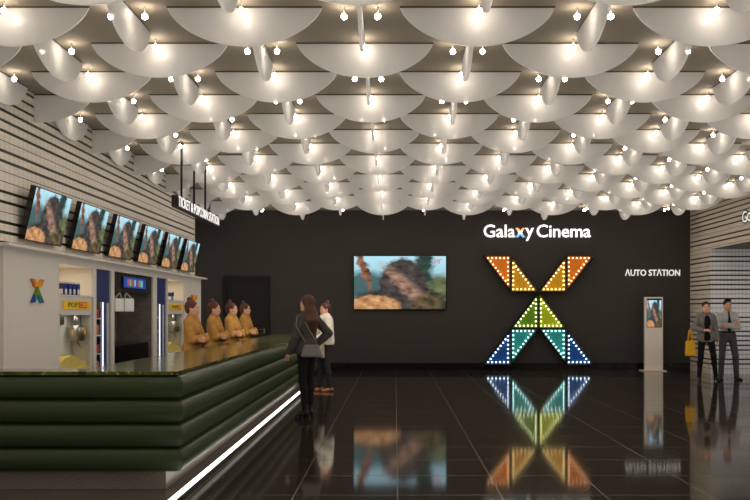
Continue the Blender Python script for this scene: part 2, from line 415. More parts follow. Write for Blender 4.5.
for n in range(-3, NROW + 1):
    cross_i = length_i = 0
    rowname = ORD[NROW + 1 - n] if n >= 0 else ''
    for k in range(-4, 9):
        x, y = KX(k), RY(n)
        crosswise = (k + n) % 2 == 0
        # fin
        have = False
        if y > 1.0:
            pa = px_of(x - CH / 2 if crosswise else x, y, ZC - SAG); pb = px_of(x + CH / 2 if crosswise else x, y, ZC - SAG)
            inframe = pb[0] > 0 and pa[0] < 750 and (pa[1] > -2 if crosswise else CY - (ZC - SAG - EYE) * F / (y + 0.3) > 2)
            near = pb[0] > -230 and pa[0] < 980 and n >= 0
            if near and not (crosswise and n == 15) and k < 8:
                have = True
                src = FIN_L if crosswise and k == -4 else FIN_R if crosswise and k == 8 else FIN
                o = link('ceiling_fin', src[0], None, (x, y, ZC)); o.rotation_euler = (0, 0, 0 if crosswise else math.pi / 2)
                if crosswise: cross_i += inframe; idx = cross_i
                else: length_i += inframe; idx = length_i
                kind = 'crosswise' if crosswise else 'lengthwise'
                if inframe: lab = f'{kind} white half-round fin, {rowname} ceiling row from the dark wall, {ORD[idx]} from counter side'
                else: lab = f'{kind} white half-round fin outside the view, {rowname} row from dark wall, ' + ('counter side' if x < 0 else 'passage side')
                tag(o, lab, 'ceiling fin', 'half-round ceiling fins' if inframe else 'ceiling fins past the edge')
                link('shadow_gap_strip', src[1], o)
        for sgn in (-1, 1):
            bx, by = (x, y + sgn * BUB_OFF) if crosswise else (x + sgn * BUB_OFF, y)
            if not XL + 0.05 < bx < XR - 0.05 or (crosswise and k == -4) or k == 8: continue
            bz = ZC - BUB_DROP
            seen = by > 1 and -6 < px_of(bx, by, bz)[0] < 756 and px_of(bx, by, bz)[1] > -6
            if seen:
                o = link('globe_bulb', BULB, None, (bx, by, bz))
                if crosswise: where = ('before' if sgn < 0 else 'behind') + f' the {ORD[max(cross_i, 1)]} crosswise fin'
                else: where = ('counter side of' if sgn < 0 else 'passage side of') + f' the {ORD[max(length_i, 1)]} lengthwise fin'
                if n == 15 and crosswise: where = ('nearer' if sgn < 0 else 'farther') + f' of bare pair past {ORD[max(length_i, 1)]} lengthwise fin'
                tag(o, f'lit globe bulb {where}, {rowname} row from dark wall', 'light bulb', 'globe bulbs among the ceiling fins')
            else:
                stuff.ball((bx, by, bz), BUB_R, 0, 8, 6)
o = obj('globe_bulb_field', stuff, M_bulb); o['kind'] = 'stuff'; tag(o, 'lit globe bulbs of the ceiling continuing overhead beyond the picture edge', 'light bulbs')

# ------------------------------------------------------------------ concession counter
CXo, CYo, CY1 = -1.72, 7.05, 19.3
ZT, ZB = 0.955, 0.162
cnt = thing('concession_counter', 'long dark green counter with four padded rolls and speckled stone top', 'counter', (-2.2, 13, 0))
BUL = 0.066; hgt = (ZT - ZB) / 4
for r in range(4):
    z0 = ZB + r * hgt; prof = []
    for i in range(13):
        t = -1 + 2 * i / 12
        prof.append((BUL * (1 - abs(t) ** 2.0) ** 0.5, z0 + hgt * (0.5 + 0.5 * t * 0.995)))
    prof = [(-0.05, z0 + 0.0005)] + prof + [(-0.05, z0 + hgt - 0.0005)]
    m = MB(); vs = []
    bx, by = CXo - BUL, CYo + BUL
    for o_, z in prof: vs += [(-4.24, by - o_, z), (bx + o_, by - o_, z), (bx + o_, CY1, z)]
    n = len(prof); fs = []
    for i in range(n):
        j = (i + 1) % n
        for c in range(2): fs.append((i * 3 + c, i * 3 + c + 1, j * 3 + c + 1, j * 3 + c))
    fs.append(tuple(i * 3 for i in range(n))[::1]); fs.append(tuple(i * 3 + 2 for i in reversed(range(n))))
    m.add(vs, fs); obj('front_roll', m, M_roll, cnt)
m = MB()
m.box(-4.24, CXo - 0.1, CYo + 0.1, 7.4, ZB, ZT); m.box(-2.5, CXo - 0.1, 7.4, CY1 - 0.005, ZB, ZT); obj('core_panel', m, M_black, cnt)
m = MB(); xs, xi = -1.775, -2.64
m.box(-4.24, xs, CYo + 0.02, 7.44, ZT + 0.001, ZT + 0.03); m.box(xi, xs, 7.44, CY1, ZT + 0.001, ZT + 0.03)
obj('stone_top', m, M_slab, cnt)
m = MB(); m.box(-4.24, -1.9, 7.2, 7.4, 0, ZB); m.box(-2.5, -1.9, 7.4, CY1 - 0.05, 0, ZB); obj('plinth', m, M_stone, cnt)
m = MB(); m.box(-4.24, -1.772, 6.1, 7.199, 0.0, 0.003)
m.box(-1.899, -1.772, 7.2, CY1, 0.0, 0.003); struct('trim_1', m, M_border)
m = MB(); m.box(-1.768, -1.720, 4.5, 17.0, 0.0, 0.005)
single('led_floor_strip', m, M_led, 'glowing white light strip set in the floor along the counter foot', 'light strip', loc=(-1.73, 12, 0))

# ------------------------------------------------------------------ back bar under the slatted wall
XC = -4.135
bar = thing('back_bar', 'white built-in back bar with open bays under the screens', 'cabinet', (XC, 13.8, 0))
BY0, BY1, BZ, TOPB = 9.17, 18.5, 2.165, 2.07
def yat(px): return XC * F / (px - CX)
bays = [(yat(59), yat(93.5)), (yat(96.5), yat(111.3)), (yat(114.5), yat(153.3)), (yat(157), yat(166.8)), (yat(168), yat(184.3))]
m = MB(); cur = BY0
for a, b in bays:
    m.box(XC - 0.03, XC, cur, a, 0, BZ); m.box(XC - 0.03, XC, a, b, TOPB, BZ); cur = b
m.box(XC - 0.03, XC, cur, BY1, 0, BZ)
m.box(-5.1, XC - 0.03, BY0, BY0 + 0.03, 0, BZ); m.box(-5.1, XC - 0.03, BY1 - 0.03, BY1, 0, BZ)
obj('face_panel', m, M_cab, bar)
m = MB(); m.box(-5.1, XC + 0.128, BY0 - 0.16, BY1 + 0.03, BZ, BZ + 0.03); obj('shelf_top', m, M_cab, bar)
BD = -4.95
def bay_lining(i, mt, depth=BD):
    a, b = bays[i]; q = MB(); t = 0.015
    q.box(depth - t, depth, a - t, b + t, 0, TOPB); q.box(depth, XC - 0.03, a - t, a, 0, TOPB); q.box(depth, XC - 0.03, b, b + t, 0, TOPB)
    q.box(depth, XC - 0.03, a, b, TOPB - t * 0 , TOPB + t)
    return obj('bay_lining', q, mt, bar)
bay_lining(0, M_cabin, -4.8); bay_lining(1, M_black); bay_lining(3, M_black); bay_lining(4, M_cabin, -4.8)
bay_lining(2, mat('dark_bay_fabric', rgb(120, 109, 98), 0.8, noise=((6, 6, 14), 0.25, rgb(86, 77, 69))), -4.76)
# ledge over each popcorn machine
for i, (y0, y1) in ((0, bays[0]), (4, bays[4])):
    q = MB(); q.box(-4.8, XC - 0.005, y0, y1, 1.672, 1.69); obj('ledge', q, M_cab, bar)

def niche_light(y, name, e):
    l = bpy.data.lights.new(name, 'AREA'); l.shape = 'RECTANGLE'; l.size = 0.3; l.size_y = 0.7; l.energy = e; l.color = (1, 0.9, 0.76)
    o = bpy.data.objects.new(name, l); COL.objects.link(o); o.location = (-4.45, y, TOPB - 0.015)
niche_light(sum(bays[0]) / 2, 'niche_lamp', 2.6); niche_light(sum(bays[4]) / 2, 'niche_lamp', 2.2)

# wall logos on the white panels: flat cut-out triangles in relief
M_or = mat('orange_enamel', rgb(206, 108, 20), 0.4); M_ye = mat('amber_enamel', rgb(222, 150, 30), 0.4)
M_gr = mat('green_enamel', rgb(92, 128, 20), 0.4); M_te = mat('teal_enamel', rgb(24, 126, 120), 0.4); M_bl = mat('blue_enamel', rgb(20, 60, 130), 0.4)
# cell layout of the ten triangles: column 0..4 and row 0..3 (bottom to top)
TRI = [('orange', [(0, 3), (1, 3), (1, 2)], 'outer tip of upper arm, TV side'),
       ('amber', [(1, 3), (2, 2), (1, 2)], 'inner half of upper arm, TV side'),
       ('amber', [(3, 3), (3, 2), (2, 2)], 'inner half of upper arm, kiosk side'),
       ('orange', [(3, 3), (4, 3), (3, 2)], 'outer tip of upper arm, kiosk side'),
       ('green', [(2, 2), (2, 1), (1, 1)], 'darker half of the middle peak'),
       ('lime', [(2, 2), (3, 1), (2, 1)], 'yellower half of the middle peak'),
       ('teal', [(1, 1), (2, 1), (1, 0)], 'inner leg under the darker green one'),
       ('teal', [(2, 1), (3, 1), (3, 0)], 'inner leg under the yellower green one'),
       ('blue', [(1, 1), (1, 0), (0, 0)], 'foot on the TV side'),
       ('blue', [(3, 1), (4, 0), (3, 0)], 'foot on the kiosk side')]
def small_logo(yc, zc, w, h, label):
    t = thing('wall_logo', label, 'logo', (XC, yc, zc - h / 2), group=None)
    mm = {'orange': M_or, 'amber': M_ye, 'green': M_gr, 'lime': M_gr, 'teal': M_te, 'blue': M_bl}
    for c, cells, _ in TRI:
        q = MB(); q.prism([(XC, yc + (a - 2) / 4 * w, zc + (b - 1.5) / 3 * h) for a, b in cells], (0.03, 0, 0)); obj('triangle', q, mm[c], t)
yl = yat(36); small_logo(yl, PZ(291, yl), 0.34, 0.27, 'small coloured X logo in relief on the wide white panel')
yl = yat(193.5); small_logo(yl, PZ(303, yl), 0.5, 0.32, 'small coloured X logo on the white panel behind the nearest staff member')

# popcorn machines
M_pop = mat('popcorn', rgb(222, 178, 60), 0.8, noise=((60, 60, 60), 0.15, rgb(240, 214, 140)))
def glass_material():
    m = bpy.data.materials.new('clear_glass'); m.use_nodes = True; nt = m.node_tree; nt.nodes.clear(); n = NB(m)
    t = n.N.new('ShaderNodeBsdfTransparent'); t.inputs[0].default_value = (0.96, 0.98, 0.97, 1)
    g = n.N.new('ShaderNodeBsdfGlossy'); g.inputs['Roughness'].default_value = 0.03
    x = n.N.new('ShaderNodeMixShader'); x.inputs[0].default_value = 0.06; n.L(t.outputs[0], x.inputs[1]); n.L(g.outputs[0], x.inputs[2])
    o = n.N.new('ShaderNodeOutputMaterial'); n.L(x.outputs[0], o.inputs[0]); return m
M_glass = glass_material()
M_red = mat('sign_red', rgb(176, 30, 26), 0.5); M_yel = mat('sign_yellow', rgb(232, 178, 40), 0.5); M_lime = mat('sign_lime', rgb(176, 196, 60), 0.5)
def popcorn_machine(y0, y1, label):
    yc = (y0 + y1) / 2; g = 0.03; y0 += g; y1 -= g; x1 = -4.15; x0 = -4.46
    t = thing('popcorn_machine', label, 'popcorn machine', ((x0 + x1) / 2, yc, 0)); W = y1 - y0
    q = MB(); q.box(x0, x1, y0, y1, 0.03, 0.72); obj('cabinet', q, M_greywhite, t)
    q = MB(); s = 0.035
    for yy in (y0, y1 - s): q.box(x1 - s, x1, yy, yy + s, 0.72, 1.45); q.box(x0, x0 + s, yy, yy + s, 0.72, 1.45)
    q.box(x0, x1, y0, y1, 1.43, 1.67); obj('frame', q, M_greywhite, t)
    q = MB(); q.box(x0 + 0.001, x0 + 0.02, y0 + s, y1 - s, 0.72, 1.43); obj('back_plate', q, M_white, t)
    q = MB(); q.box(x1, x1 + 0.012, y0 + W * 0.10, y1 - W * 0.06, 1.505, 1.615); hs = obj('header_sign', q, M_yel, t)
    q = MB(); q.box(x1 + 0.0125, x1 + 0.014, yc + W * 0.06, yc + W * 0.32, 1.52, 1.60); obj('red_patch', q, M_red, hs)
    fr = ((x1 + 0.0135, yc, 0), (0, 1, 0), (0, 0, 1))
    letters(hs, 'POP', (-W * 0.26, W * 0.03, 1.53, 1.595), 0.003, fr, M_gr, bold=0.02)
    fr = ((x1 + 0.0145, yc, 0), (0, 1, 0), (0, 0, 1))
    letters(hs, 'CORN', (W * 0.075, W * 0.31, 1.53, 1.595), 0.003, fr, M_yel, bold=0.02)
    # kettle on its bracket
    ky = yc + W * 0.37; kx = x0 + 0.165
    q = MB(); q.lathe((kx, ky, 1.08), [(0.08, 0), (0.105, 0.02), (0.11, 0.17), (0.09, 0.21), (0.02, 0.225)], 20); kt = obj('kettle', q, M_steel, t)
    q = MB(); q.tube([(kx, ky, 1.28), (kx, ky, 1.43)], 0.018, 10); q.tube([(kx, ky + 0.11, 1.18), (kx, ky + 0.13, 1.2), (kx, ky + 0.13, 1.43)], 0.01, 8)
    q.tube([(kx, ky - 0.06, 1.26), (kx, ky - 0.1, 1.36), (kx, ky - 0.06, 1.43)], 0.012, 8); obj('hanger', q, M_steel, kt)
    q = MB(); q.tube([(kx, ky, 1.08), (kx + 0.02, ky + 0.02, 1.02), (kx + 0.05, ky - 0.04, 0.99)], 0.014, 8); obj('spout', q, M_steel, kt)
    q = MB(); q.box(x0 + 0.02, x0 + 0.05, y0 + W * 0.55, y0 + W * 0.74, 1.30, 1.41); obj('vent', q, M_black, t)
    for dy, dz_ in ((0.42, 1.2), (0.80, 1.2)):
        q = MB(); yy = y0 + W * dy; q.prism([(x1 - 0.012, yy, dz_ - 0.045), (x1 - 0.012, yy + 0.033, dz_), (x1 - 0.012, yy, dz_ + 0.045), (x1 - 0.012, yy - 0.033, dz_)], (0.003, 0, 0))
        obj('warning_sticker', q, M_yel, t)
    # heap of popcorn, uneven top
    rng = random.Random(int(yc * 100)); nx, ny = 7, 12; vs = []
    for i in range(nx):
        for j in range(ny):
            edge = i in (0, nx - 1) or j in (0, ny - 1)
            h = 0.80 + 0.10 * math.exp(-((j / (ny - 1) - 0.42) / 0.28) ** 2) + rng.uniform(-0.01, 0.02)
            vs.append((x0 + 0.04 + (x1 - x0 - 0.08) * i / (nx - 1), y0 + 0.04 + (W - 0.08) * j / (ny - 1), 0.725 if edge and i not in (nx - 1,) else h))
    fs = [(i * ny + j, (i + 1) * ny + j, (i + 1) * ny + j + 1, i * ny + j + 1) for i in range(nx - 1) for j in range(ny - 1)]
    b0 = len(vs); vs += [(vs[(nx - 1) * ny + j][0], vs[(nx - 1) * ny + j][1], 0.724) for j in range(ny)]
    fs += [((nx - 1) * ny + j, b0 + j, b0 + j + 1, (nx - 1) * ny + j + 1) for j in range(ny - 1)]
    q = MB(); q.add(vs, fs); p = obj('popcorn', q, M_pop, t); p['kind'] = 'stuff'
    q = MB(); q.box(x1 - 0.02, x1 - 0.014, y0 + s, y1 - s, 0.735, 1.43); obj('glass_front', q, M_glass, t)
    l = bpy.data.lights.new('warming_lamp', 'AREA'); l.shape = 'RECTANGLE'; l.size = 0.16; l.size_y = 0.8; l.energy = 1.3; l.color = (1, 0.9, 0.75)
    o = bpy.data.objects.new('warming_lamp', l); COL.objects.link(o); o.parent = t; o.location = (0, 0, 1.42)
popcorn_machine(*bays[0], 'steel popcorn machine in the bay beside the wide logo panel')
popcorn_machine(*bays[4], 'steel popcorn machine in the far bay behind the staff')

# cartons standing on the ledges over the machines
def carton(x, y, z, label, group):
    t = thing('popcorn_carton', label, 'carton', (x, y, z), group=group)
    q = MB()
    q.prism([(x - 0.05, y - 0.05, z), (x + 0.05, y - 0.05, z), (x + 0.05, y + 0.05, z), (x - 0.05, y + 0.05, z)], (0, 0, 0.09)); obj('sleeve', q, M_blue, t)
    q = MB(); q.box(x + 0.0505, x + 0.052, y - 0.032, y + 0.032, z + 0.012, z + 0.075); q.box(x - 0.03, x + 0.03, y - 0.052, y - 0.0505, z + 0.012, z + 0.075); obj('white_patch', q, M_white, t)
    q = MB(); q.box(x - 0.053, x + 0.053, y - 0.053, y + 0.053, z + 0.09, z + 0.145); obj('blue_band', q, M_blue, t)
    q = MB(); q.prism([(x - 0.053, y - 0.053, z + 0.145), (x + 0.053, y - 0.053, z + 0.145), (x + 0.053, y + 0.053, z + 0.145), (x - 0.053, y + 0.053, z + 0.145)], (0, 0, 0.022)); obj('open_flap', q, M_greywhite, t)
for i in range(4):
    carton(-4.25, (11.08, 11.225, 11.37, 11.515)[i], 1.6905, 'blue and white carton on the ledge above popcorn machine, %s from wide white panel' % ORD[i + 1], 'cartons on the near ledge')
carton(-4.25, 16.43, 1.6905, 'lone blue and white carton on the ledge of the far bay', None)

# drink coolers
def cooler(i, label, near):
    a, b = bays[i]; yc = (a + b) / 2; W = b - a; x0, x1 = -4.9, -4.18
    t = thing('drink_cooler', label, 'drink cooler', ((x0 + x1) / 2, yc, 0)); s = 0.02
    q = MB(); q.box(x0, x1, a + 0.004, a + s, 0.02, 1.98); q.box(x0, x1, b - s, b - 0.004, 0.02, 1.98); q.box(x0, x0 + s, a + s, b - s, 0.02, 1.98); q.box(x0, x1, a + s, b - s, 0.02, 0.3); obj('cabinet', q, M_blue, t)
    zt = 1.62
    q = MB(); q.box(x1 - 0.1, x1 + 0.02, a + 0.004, b - 0.004, zt, 2.06); obj('header_panel', q, mat('cooler_header', rgb(26, 42, 92), 0.45), t)
    q = MB(); y_ = a + W * (0.6 if near else 0.5); q.box(x1 - 0.004, x1 + 0.006, y_, y_ + W * 0.035, 0.3, zt - 0.01); obj('light_bar', q, M_ledc, t)
    q = MB(); q.box(x1 - 0.01, x1 + 0.01, y_ + W * 0.10, b - s, 0.3, zt); obj('door_post', q, mat('cooler_post', rgb(44, 64, 124), 0.4), t)
    q = MB(); q.box(x1 + 0.011, x1 + 0.03, y_ + W * 0.22, y_ + W * 0.29, 0.7, zt - 0.02); obj('door_handle', q, M_greywhite, t)
    levels = [0.62, 0.88, 1.14, 1.38]
    for z in levels:
        q = MB(); q.box(x0 + s, x1 - 0.02, a + s, y_ - 0.0, z - 0.012, z); obj('shelf', q, M_white, t)
    q = MB(); q.box(x1 - 0.015, x1 - 0.010, a + s, y_, 0.3, zt); obj('glass_pane', q, M_glass, t)
    cols = [('white', M_white), ('red', M_red), ('pale', M_greywhite), ('orange', mat('pack_orange', rgb(190, 96, 60), 0.5))]
    names = ['lowest', 'second lowest', 'second highest', 'highest']
    for li, z in enumerate(levels):
        for c in range(2 if near else 1):
            nm, mt = cols[(li * 2 + c * 3 + (0 if near else 1)) % 4]
            w = (y_ - a - s) / 2 * 0.86; yy = a + s + 0.012 + c * (w + 0.012); h = 0.15 + 0.03 * ((li + c) % 2)
            q = MB(); q.box(x1 - 0.2, x1 - 0.04, yy, yy + w, z, z + h * 0.8); q.prism([(x1 - 0.2, yy, z + h * 0.8), (x1 - 0.04, yy, z + h * 0.8), (x1 - 0.12, yy, z + h)], (0, w, 0))
            single('snack_pack', q, mt, '%s snack pack on %s shelf of the %s cooler%s' % (nm, names[li], 'wider' if near else 'narrow', '' if not near else ', popcorn side' if c == 0 else ', light bar side'), 'snack pack', 'snack packs in the coolers', (x1 - 0.12, yy + w / 2, z))
cooler(1, 'tall blue drink cooler with a white light bar beside the first popcorn machine', True)
cooler(3, 'narrow blue drink cooler with a white light bar past the dark bay', False)

# dark bay: fascia, sign screen, low cabinet, hanging white bags
a, b = bays[2]
q = MB(); q.box(-4.40, -4.18, a + 0.003, b - 0.003, 1.775, 2.06); obj('fascia', q, M_black, bar)
q = MB(); q.box(-4.74, -4.17, a + 0.003, b - 0.16, 0.0, 0.965)
single('low_cabinet', q, M_gloss, 'low gloss black cabinet at the foot of the dark bay', 'cabinet', loc=(-4.5, (a + b) / 2, 0), bevel=0.01)
for i, (p0, p1) in enumerate(((180, 181),)): pass
ys0, ys1 = yat(124.5), yat(146.5)
scr = thing('sign_screen', 'small blue sign screen at the top of the dark bay', 'screen', (-4.17, (ys0 + ys1) / 2, 1.85))
q = MB(); q.box(-4.178, -4.15, ys0, ys1, 1.84, 2.02); obj('housing', q, M_black, scr)
q = MB(); q.quad((-4.149, ys0 + 0.01, 1.847), (-4.149, ys1 - 0.01, 1.847), (-4.149, ys1 - 0.01, 2.013), (-4.149, ys0 + 0.01, 2.013))
obj('display', q, mat('blue_display', rgb(12, 66, 150), 0.4, emit=0.5), scr)
lm = [mat('display_red', rgb(190, 70, 80), 0.5, emit=0.4), mat('display_cyan', rgb(120, 200, 210), 0.5, emit=0.4), mat('display_green', rgb(110, 170, 110), 0.5, emit=0.4)]
W = ys1 - ys0
for i, (f0, f1, mi) in enumerate([(0.15, 0.22, 0), (0.25, 0.33, 2), (0.36, 0.44, 0), (0.47, 0.53, 1), (0.6, 0.66, 0), (0.69, 0.75, 2), (0.78, 0.84, 1)]):
    q = MB(); q.box(-4.149, -4.146, ys0 + W * f0, ys0 + W * f1, 1.875, 1.98); obj('letter', q, lm[mi], scr)
M_rope = mat('rope', rgb(190, 178, 160), 0.8)
for i, (p0, p1) in enumerate(((115.5, 123.6), (125.2, 134))):
    x = -4.2; y0, y1 = [(x + .02) * F / (p - CX) for p in (p0, p1)]; z1, z0 = PZ(298.5, (y0 + y1) / 2), PZ(311.5, (y0 + y1) / 2)
    t = thing('paper_bag', 'white paper bag hanging by rope in the dark bay, %s' % ('nearest the tall blue cooler' if i == 0 else 'under the sign screen'), 'bag', (x, (y0 + y1) / 2, z0), group='white paper bags')
    q = MB(); q.prism([(x - 0.02, y0 + 0.012, z0), (x + 0.02, y0 + 0.012, z0), (x + 0.02, y1 - 0.012, z0), (x - 0.02, y1 - 0.012, z0)], (0, 0, 0.01))
    q.box(x - 0.02, x + 0.02, y0, y1, z0 + 0.005, z1); obj('bag_body', q, M_white, t)
    ya = (y0 + y1) / 2 + (0.07 if i == 0 else -0.13)
    for dx in (-0.015, 0.015):
        q = MB(); q.tube([(x + dx, y0 + 0.03, z1 - 0.01), (x, ya, 1.774)], 0.006, 6); q.tube([(x + dx, y1 - 0.03, z1 - 0.01), (x, ya, 1.774)], 0.006, 6); obj('rope_handle', q, M_rope, t)

# six tilted screens along the slatted wall
tvy = [9.79, 11.21, 12.66, 14.1, 15.52, 16.93]
till = ['nearest the entrance', 'second from the entrance', 'third from the entrance', 'third from the far end', 'second from the far end', 'at the far end above the staff']
for i, y in enumerate(tvy):
    t = thing('menu_screen', 'tilted landscape screen on the slatted wall, %s' % till[i], 'screen', (-4.2, y + 0.545, 2.27), group='tilted screens over the back bar')
    bt = Vector((-4.185, 0, 2.285)); tp = Vector((-4.045, 0, 2.895)); up = (tp - bt); nrm = Vector((up.z, 0, -up.x)).normalized(); Wd = 1.09; th = 0.065
    q = MB(); p0 = bt; p1 = bt + up
    q.prism([p0 + Vector((0, y, 0)), p0 - nrm * th + Vector((0, y, 0)), p1 - nrm * th + Vector((0, y, 0)), p1 + Vector((0, y, 0))], (0, Wd, 0)); obj('housing', q, M_gloss, t, bevel=0.004)
    e = 0.012; u = up.normalized(); f = nrm * 0.002
    q = MB(); q.quad(p0 + u * e + f + Vector((0, y + e, 0)), p0 + u * e + f + Vector((0, y + Wd - e, 0)), p1 - u * e + f + Vector((0, y + Wd - e, 0)), p1 - u * e + f + Vector((0, y + e, 0)), uv=True); obj('display', q, M_img, t)
    q = MB(); zc = 2.55; q.box(XL + 0.001, -4.19, y + 0.45, y + 0.64, zc - 0.12, zc + 0.1); obj('wall_bracket', q, M_black, t)

# hanging sign over the counter
HX = -3.19
t = thing('hanging_sign', 'black bar sign with white ticket and popcorn lettering hung over the counter', 'sign', (HX, 14.2, 3.0))
q = MB(); q.box(HX - 0.095, HX, 12.76, 15.78, 3.02, 3.19); obj('sign_bar', q, M_black, t)
letters(t, 'TICKET & POPCORN STATION', (12.80, 15.72, 3.035, 3.185), 0.003, ((HX + 0.001, 0, 0), (0, 1, 0), (0, 0, 1)), M_letter, bold=-0.004)
for y in (13.16, 13.98, 14.80):
    q = MB(); q.tube([(HX - 0.047, y, 3.19), (HX - 0.047, y, ZC)], 0.017, 8); q.box(HX - 0.085, HX - 0.01, y - 0.04, y + 0.04, ZC - 0.012, ZC); obj('hanger_rod', q, M_black, t)

# ------------------------------------------------------------------ dark wall: TV, lettering, X sign
dT = DW - 0.08
t = thing('wall_tv', 'large wall TV showing a landscape on the dark wall', 'TV', (PX(400, DW), DW, PZ(311, DW)))
x0, x1, z0, z1 = PX(353.5, dT), PX(446.5, dT), PZ(310.2, dT), PZ(255.6, dT)
q = MB(); q.box(x0, x1, dT + 0.002, dT + 0.05, z0, z1); q.box(x0 + 0.5, x1 - 0.5, dT + 0.05, DW, z0 + 0.3, z1 - 0.3); obj('housing', q, M_gloss, t)
e = 0.015
q = MB(); q.quad((x0 + e, dT, z0 + 0.03), (x1 - e, dT, z0 + 0.03), (x1 - e, dT, z1 - e), (x0 + e, dT, z1 - e), uv=True); obj('display', q, M_img, t)
q = text_mb('98"', (PX(433.5, dT), PX(442.2, dT), PZ(263.8, dT), PZ(258.8, dT)), 0.002, ((0, dT - 0.002, 0), (1, 0, 0), (0, 0, 1)), bold=0.0)
obj('lettering', q, mat('display_text_red', rgb(225, 50, 60), 0.5, emit=0.7), t)

dL = DW - 0.06; fr = ((0, dL + 0.02, 0), (1, 0, 0), (0, 0, 1))
t = thing('cinema_lettering', 'white lit cinema name lettering above the X-shaped light sign', 'sign', (PX(537, DW), DW, PZ(240, DW)))
for s_, b_ in (('Gala', (483.6, 515.0, 237.4, 224.6)), ('y', (525.4, 533.8, 240.8, 228)), ('Cinema', (536.6, 590.6, 237.4, 224.6))):
    letters(t, s_, (PX(b_[0], dL), PX(b_[1], dL), PZ(b_[2], dL), PZ(b_[3], dL)), 0.05, fr, M_letter, bold=0.008)
q = MB(); X0, X1, Z0, Z1 = PX(515.4, dL), PX(525.1, dL), PZ(237.3, dL), PZ(228, dL); w = 0.036
xc = (X0 + X1) / 2; hw = (X1 - X0) / 2
for sg in (-1, 1):
    for (t0, t1, mi) in ((0, 0.34, 2), (0.34, 0.66, 1), (0.66, 1, 0)):
        za, zb = Z0 + (Z1 - Z0) * t0, Z0 + (Z1 - Z0) * t1
        xa, xb = xc + sg * (hw - w) * (2 * t0 - 1), xc + sg * (hw - w) * (2 * t1 - 1)
        q.prism([(xa - w, dL - 0.032 - 0.001 * sg, za), (xa + w, dL - 0.032 - 0.001 * sg, za), (xb + w, dL - 0.032 - 0.001 * sg, zb), (xb - w, dL - 0.032 - 0.001 * sg, zb)], (0, 0.05, 0), mi)
xm = [mat('letter_salmon', (0.9, 0.45, 0.28), 0.5, emit=0.75), M_letter, mat('letter_blue', (0.22, 0.52, 0.9), 0.5, emit=0.75)]
o = obj('letter_x', q, xm, t); o['label'] = 'letter x with salmon top and blue foot'
q = MB()
for a_, b_ in ((486, 500), (545, 585)):
    q.box(PX(a_, dL), PX(b_, dL), dL + 0.02, DW, PZ(232, dL), PZ(230.5, dL))
obj('mounting_stud', q, M_dark, t)

dA = DW - 0.03
t = thing('auto_station_lettering', 'white auto station lettering on the dark wall above the kiosk', 'sign', (PX(652, dA), DW, PZ(276, dA)))
letters(t, '\u039bUTO ST\u039bTION', (PX(625.2, dA), PX(680.2, dA), PZ(275.9, dA), PZ(269.2, dA)), 0.028, ((0, DW, 0), (1, 0, 0), (0, 0, 1)), M_letter2, bold=0.012)

# X-shaped sign of ten triangular light boxes with bulbs
dX = 21.78; sc = dX / F; X0 = PX(539, dX); Zb = PZ(365, dX); cw = 27.9 * sc; chh = 36.6 * sc
GL = {'orange': (rgb(206, 112, 14), (1.0, 0.62, 0.26)), 'amber': (rgb(196, 140, 8), (1.0, 0.82, 0.35)), 'green': (rgb(84, 122, 14), (0.95, 1.0, 0.5)),
      'lime': (rgb(150, 160, 10), (1.0, 1.0, 0.4)), 'teal': (rgb(34, 134, 130), (0.6, 1.0, 0.95)), 'blue': (rgb(10, 66, 128), (0.7, 0.9, 1.0))}
bulb_mesh = {}; back_m = {}
for c, (bc, lc) in GL.items():
    q = MB(); q.ball((0, 0, 0), 0.021, 0, 8, 6); q.tube([(0, 0.02, 0), (0, 0.05, 0)], 0.016, 6, 1)
    bulb_mesh[c] = q.mesh('bulb', [mat('bulb_' + c, (1, 1, 1), 0.4, emit=3.6, ecol=lc), M_cap])
    back_m[c] = mat('lightbox_' + c, bc, 0.45, emit=0.12, ecol=bc)
for c, cells, where in TRI:
    P = [Vector((X0 + (a - 2) * cw, 0, Zb + b * chh)) for a, b in cells]
    ar = sum((P[i].x * P[(i + 1) % 3].z - P[(i + 1) % 3].x * P[i].z) for i in range(3))
    if ar < 0: P.reverse()
    def inset(P, d):
        out = []
        for i in range(3):
            a, b, c_ = P[i - 1], P[i], P[(i + 1) % 3]
            e1, e2 = (b - a).normalized(), (c_ - b).normalized()
            n1, n2 = Vector((-e1.z, 0, e1.x)), Vector((-e2.z, 0, e2.x))
            out.append(b + (n1 + n2) * (d / (1 + n1.dot(n2))))
        return out
    cen = sum(P, Vector()) / 3
    lab = f'{c} bulb-edged triangle of the X sign, {where}'
    t = thing('triangle_light_box', lab, 'light box', (cen.x, DW, cen.z), group='triangular boxes of the X sign')
    o_, i_ = inset(P, 0.004), inset(P, 0.020); yf, yb = dX, DW
    q = MB(); vs = [Vector((p.x, y, p.z)) for y, R in ((yf, o_), (yf, i_), (yb - 0.08, i_), (yb, o_)) for p in R]
    fs = []
    for i in range(3):
        j = (i + 1) % 3
        fs += [(i, j, 3 + j, 3 + i), (3 + i, 3 + j, 6 + j, 6 + i), (9 + i, 9 + j, j, i)]
    fs += [(11, 10, 9)]
    q.add(vs, fs); obj('housing', q, M_black, t)
    q = MB(); q.prism([Vector((p.x, yb - 0.085, p.z)) for p in i_], (0, 0.06, 0)); pn = obj('colour_panel', q, back_m[c], t)
    R = inset(P, 0.066); pts = []
    for i in range(3):
        a, b = R[i], R[(i + 1) % 3]; nb = max(2, round((b - a).length / 0.104))
        pts += [a.lerp(b, k / nb) for k in range(nb)]
    for p in pts:
        o = link('bulb', bulb_mesh[c], t, Vector((p.x, yb - 0.135, p.z)) - WLOC[t.name])

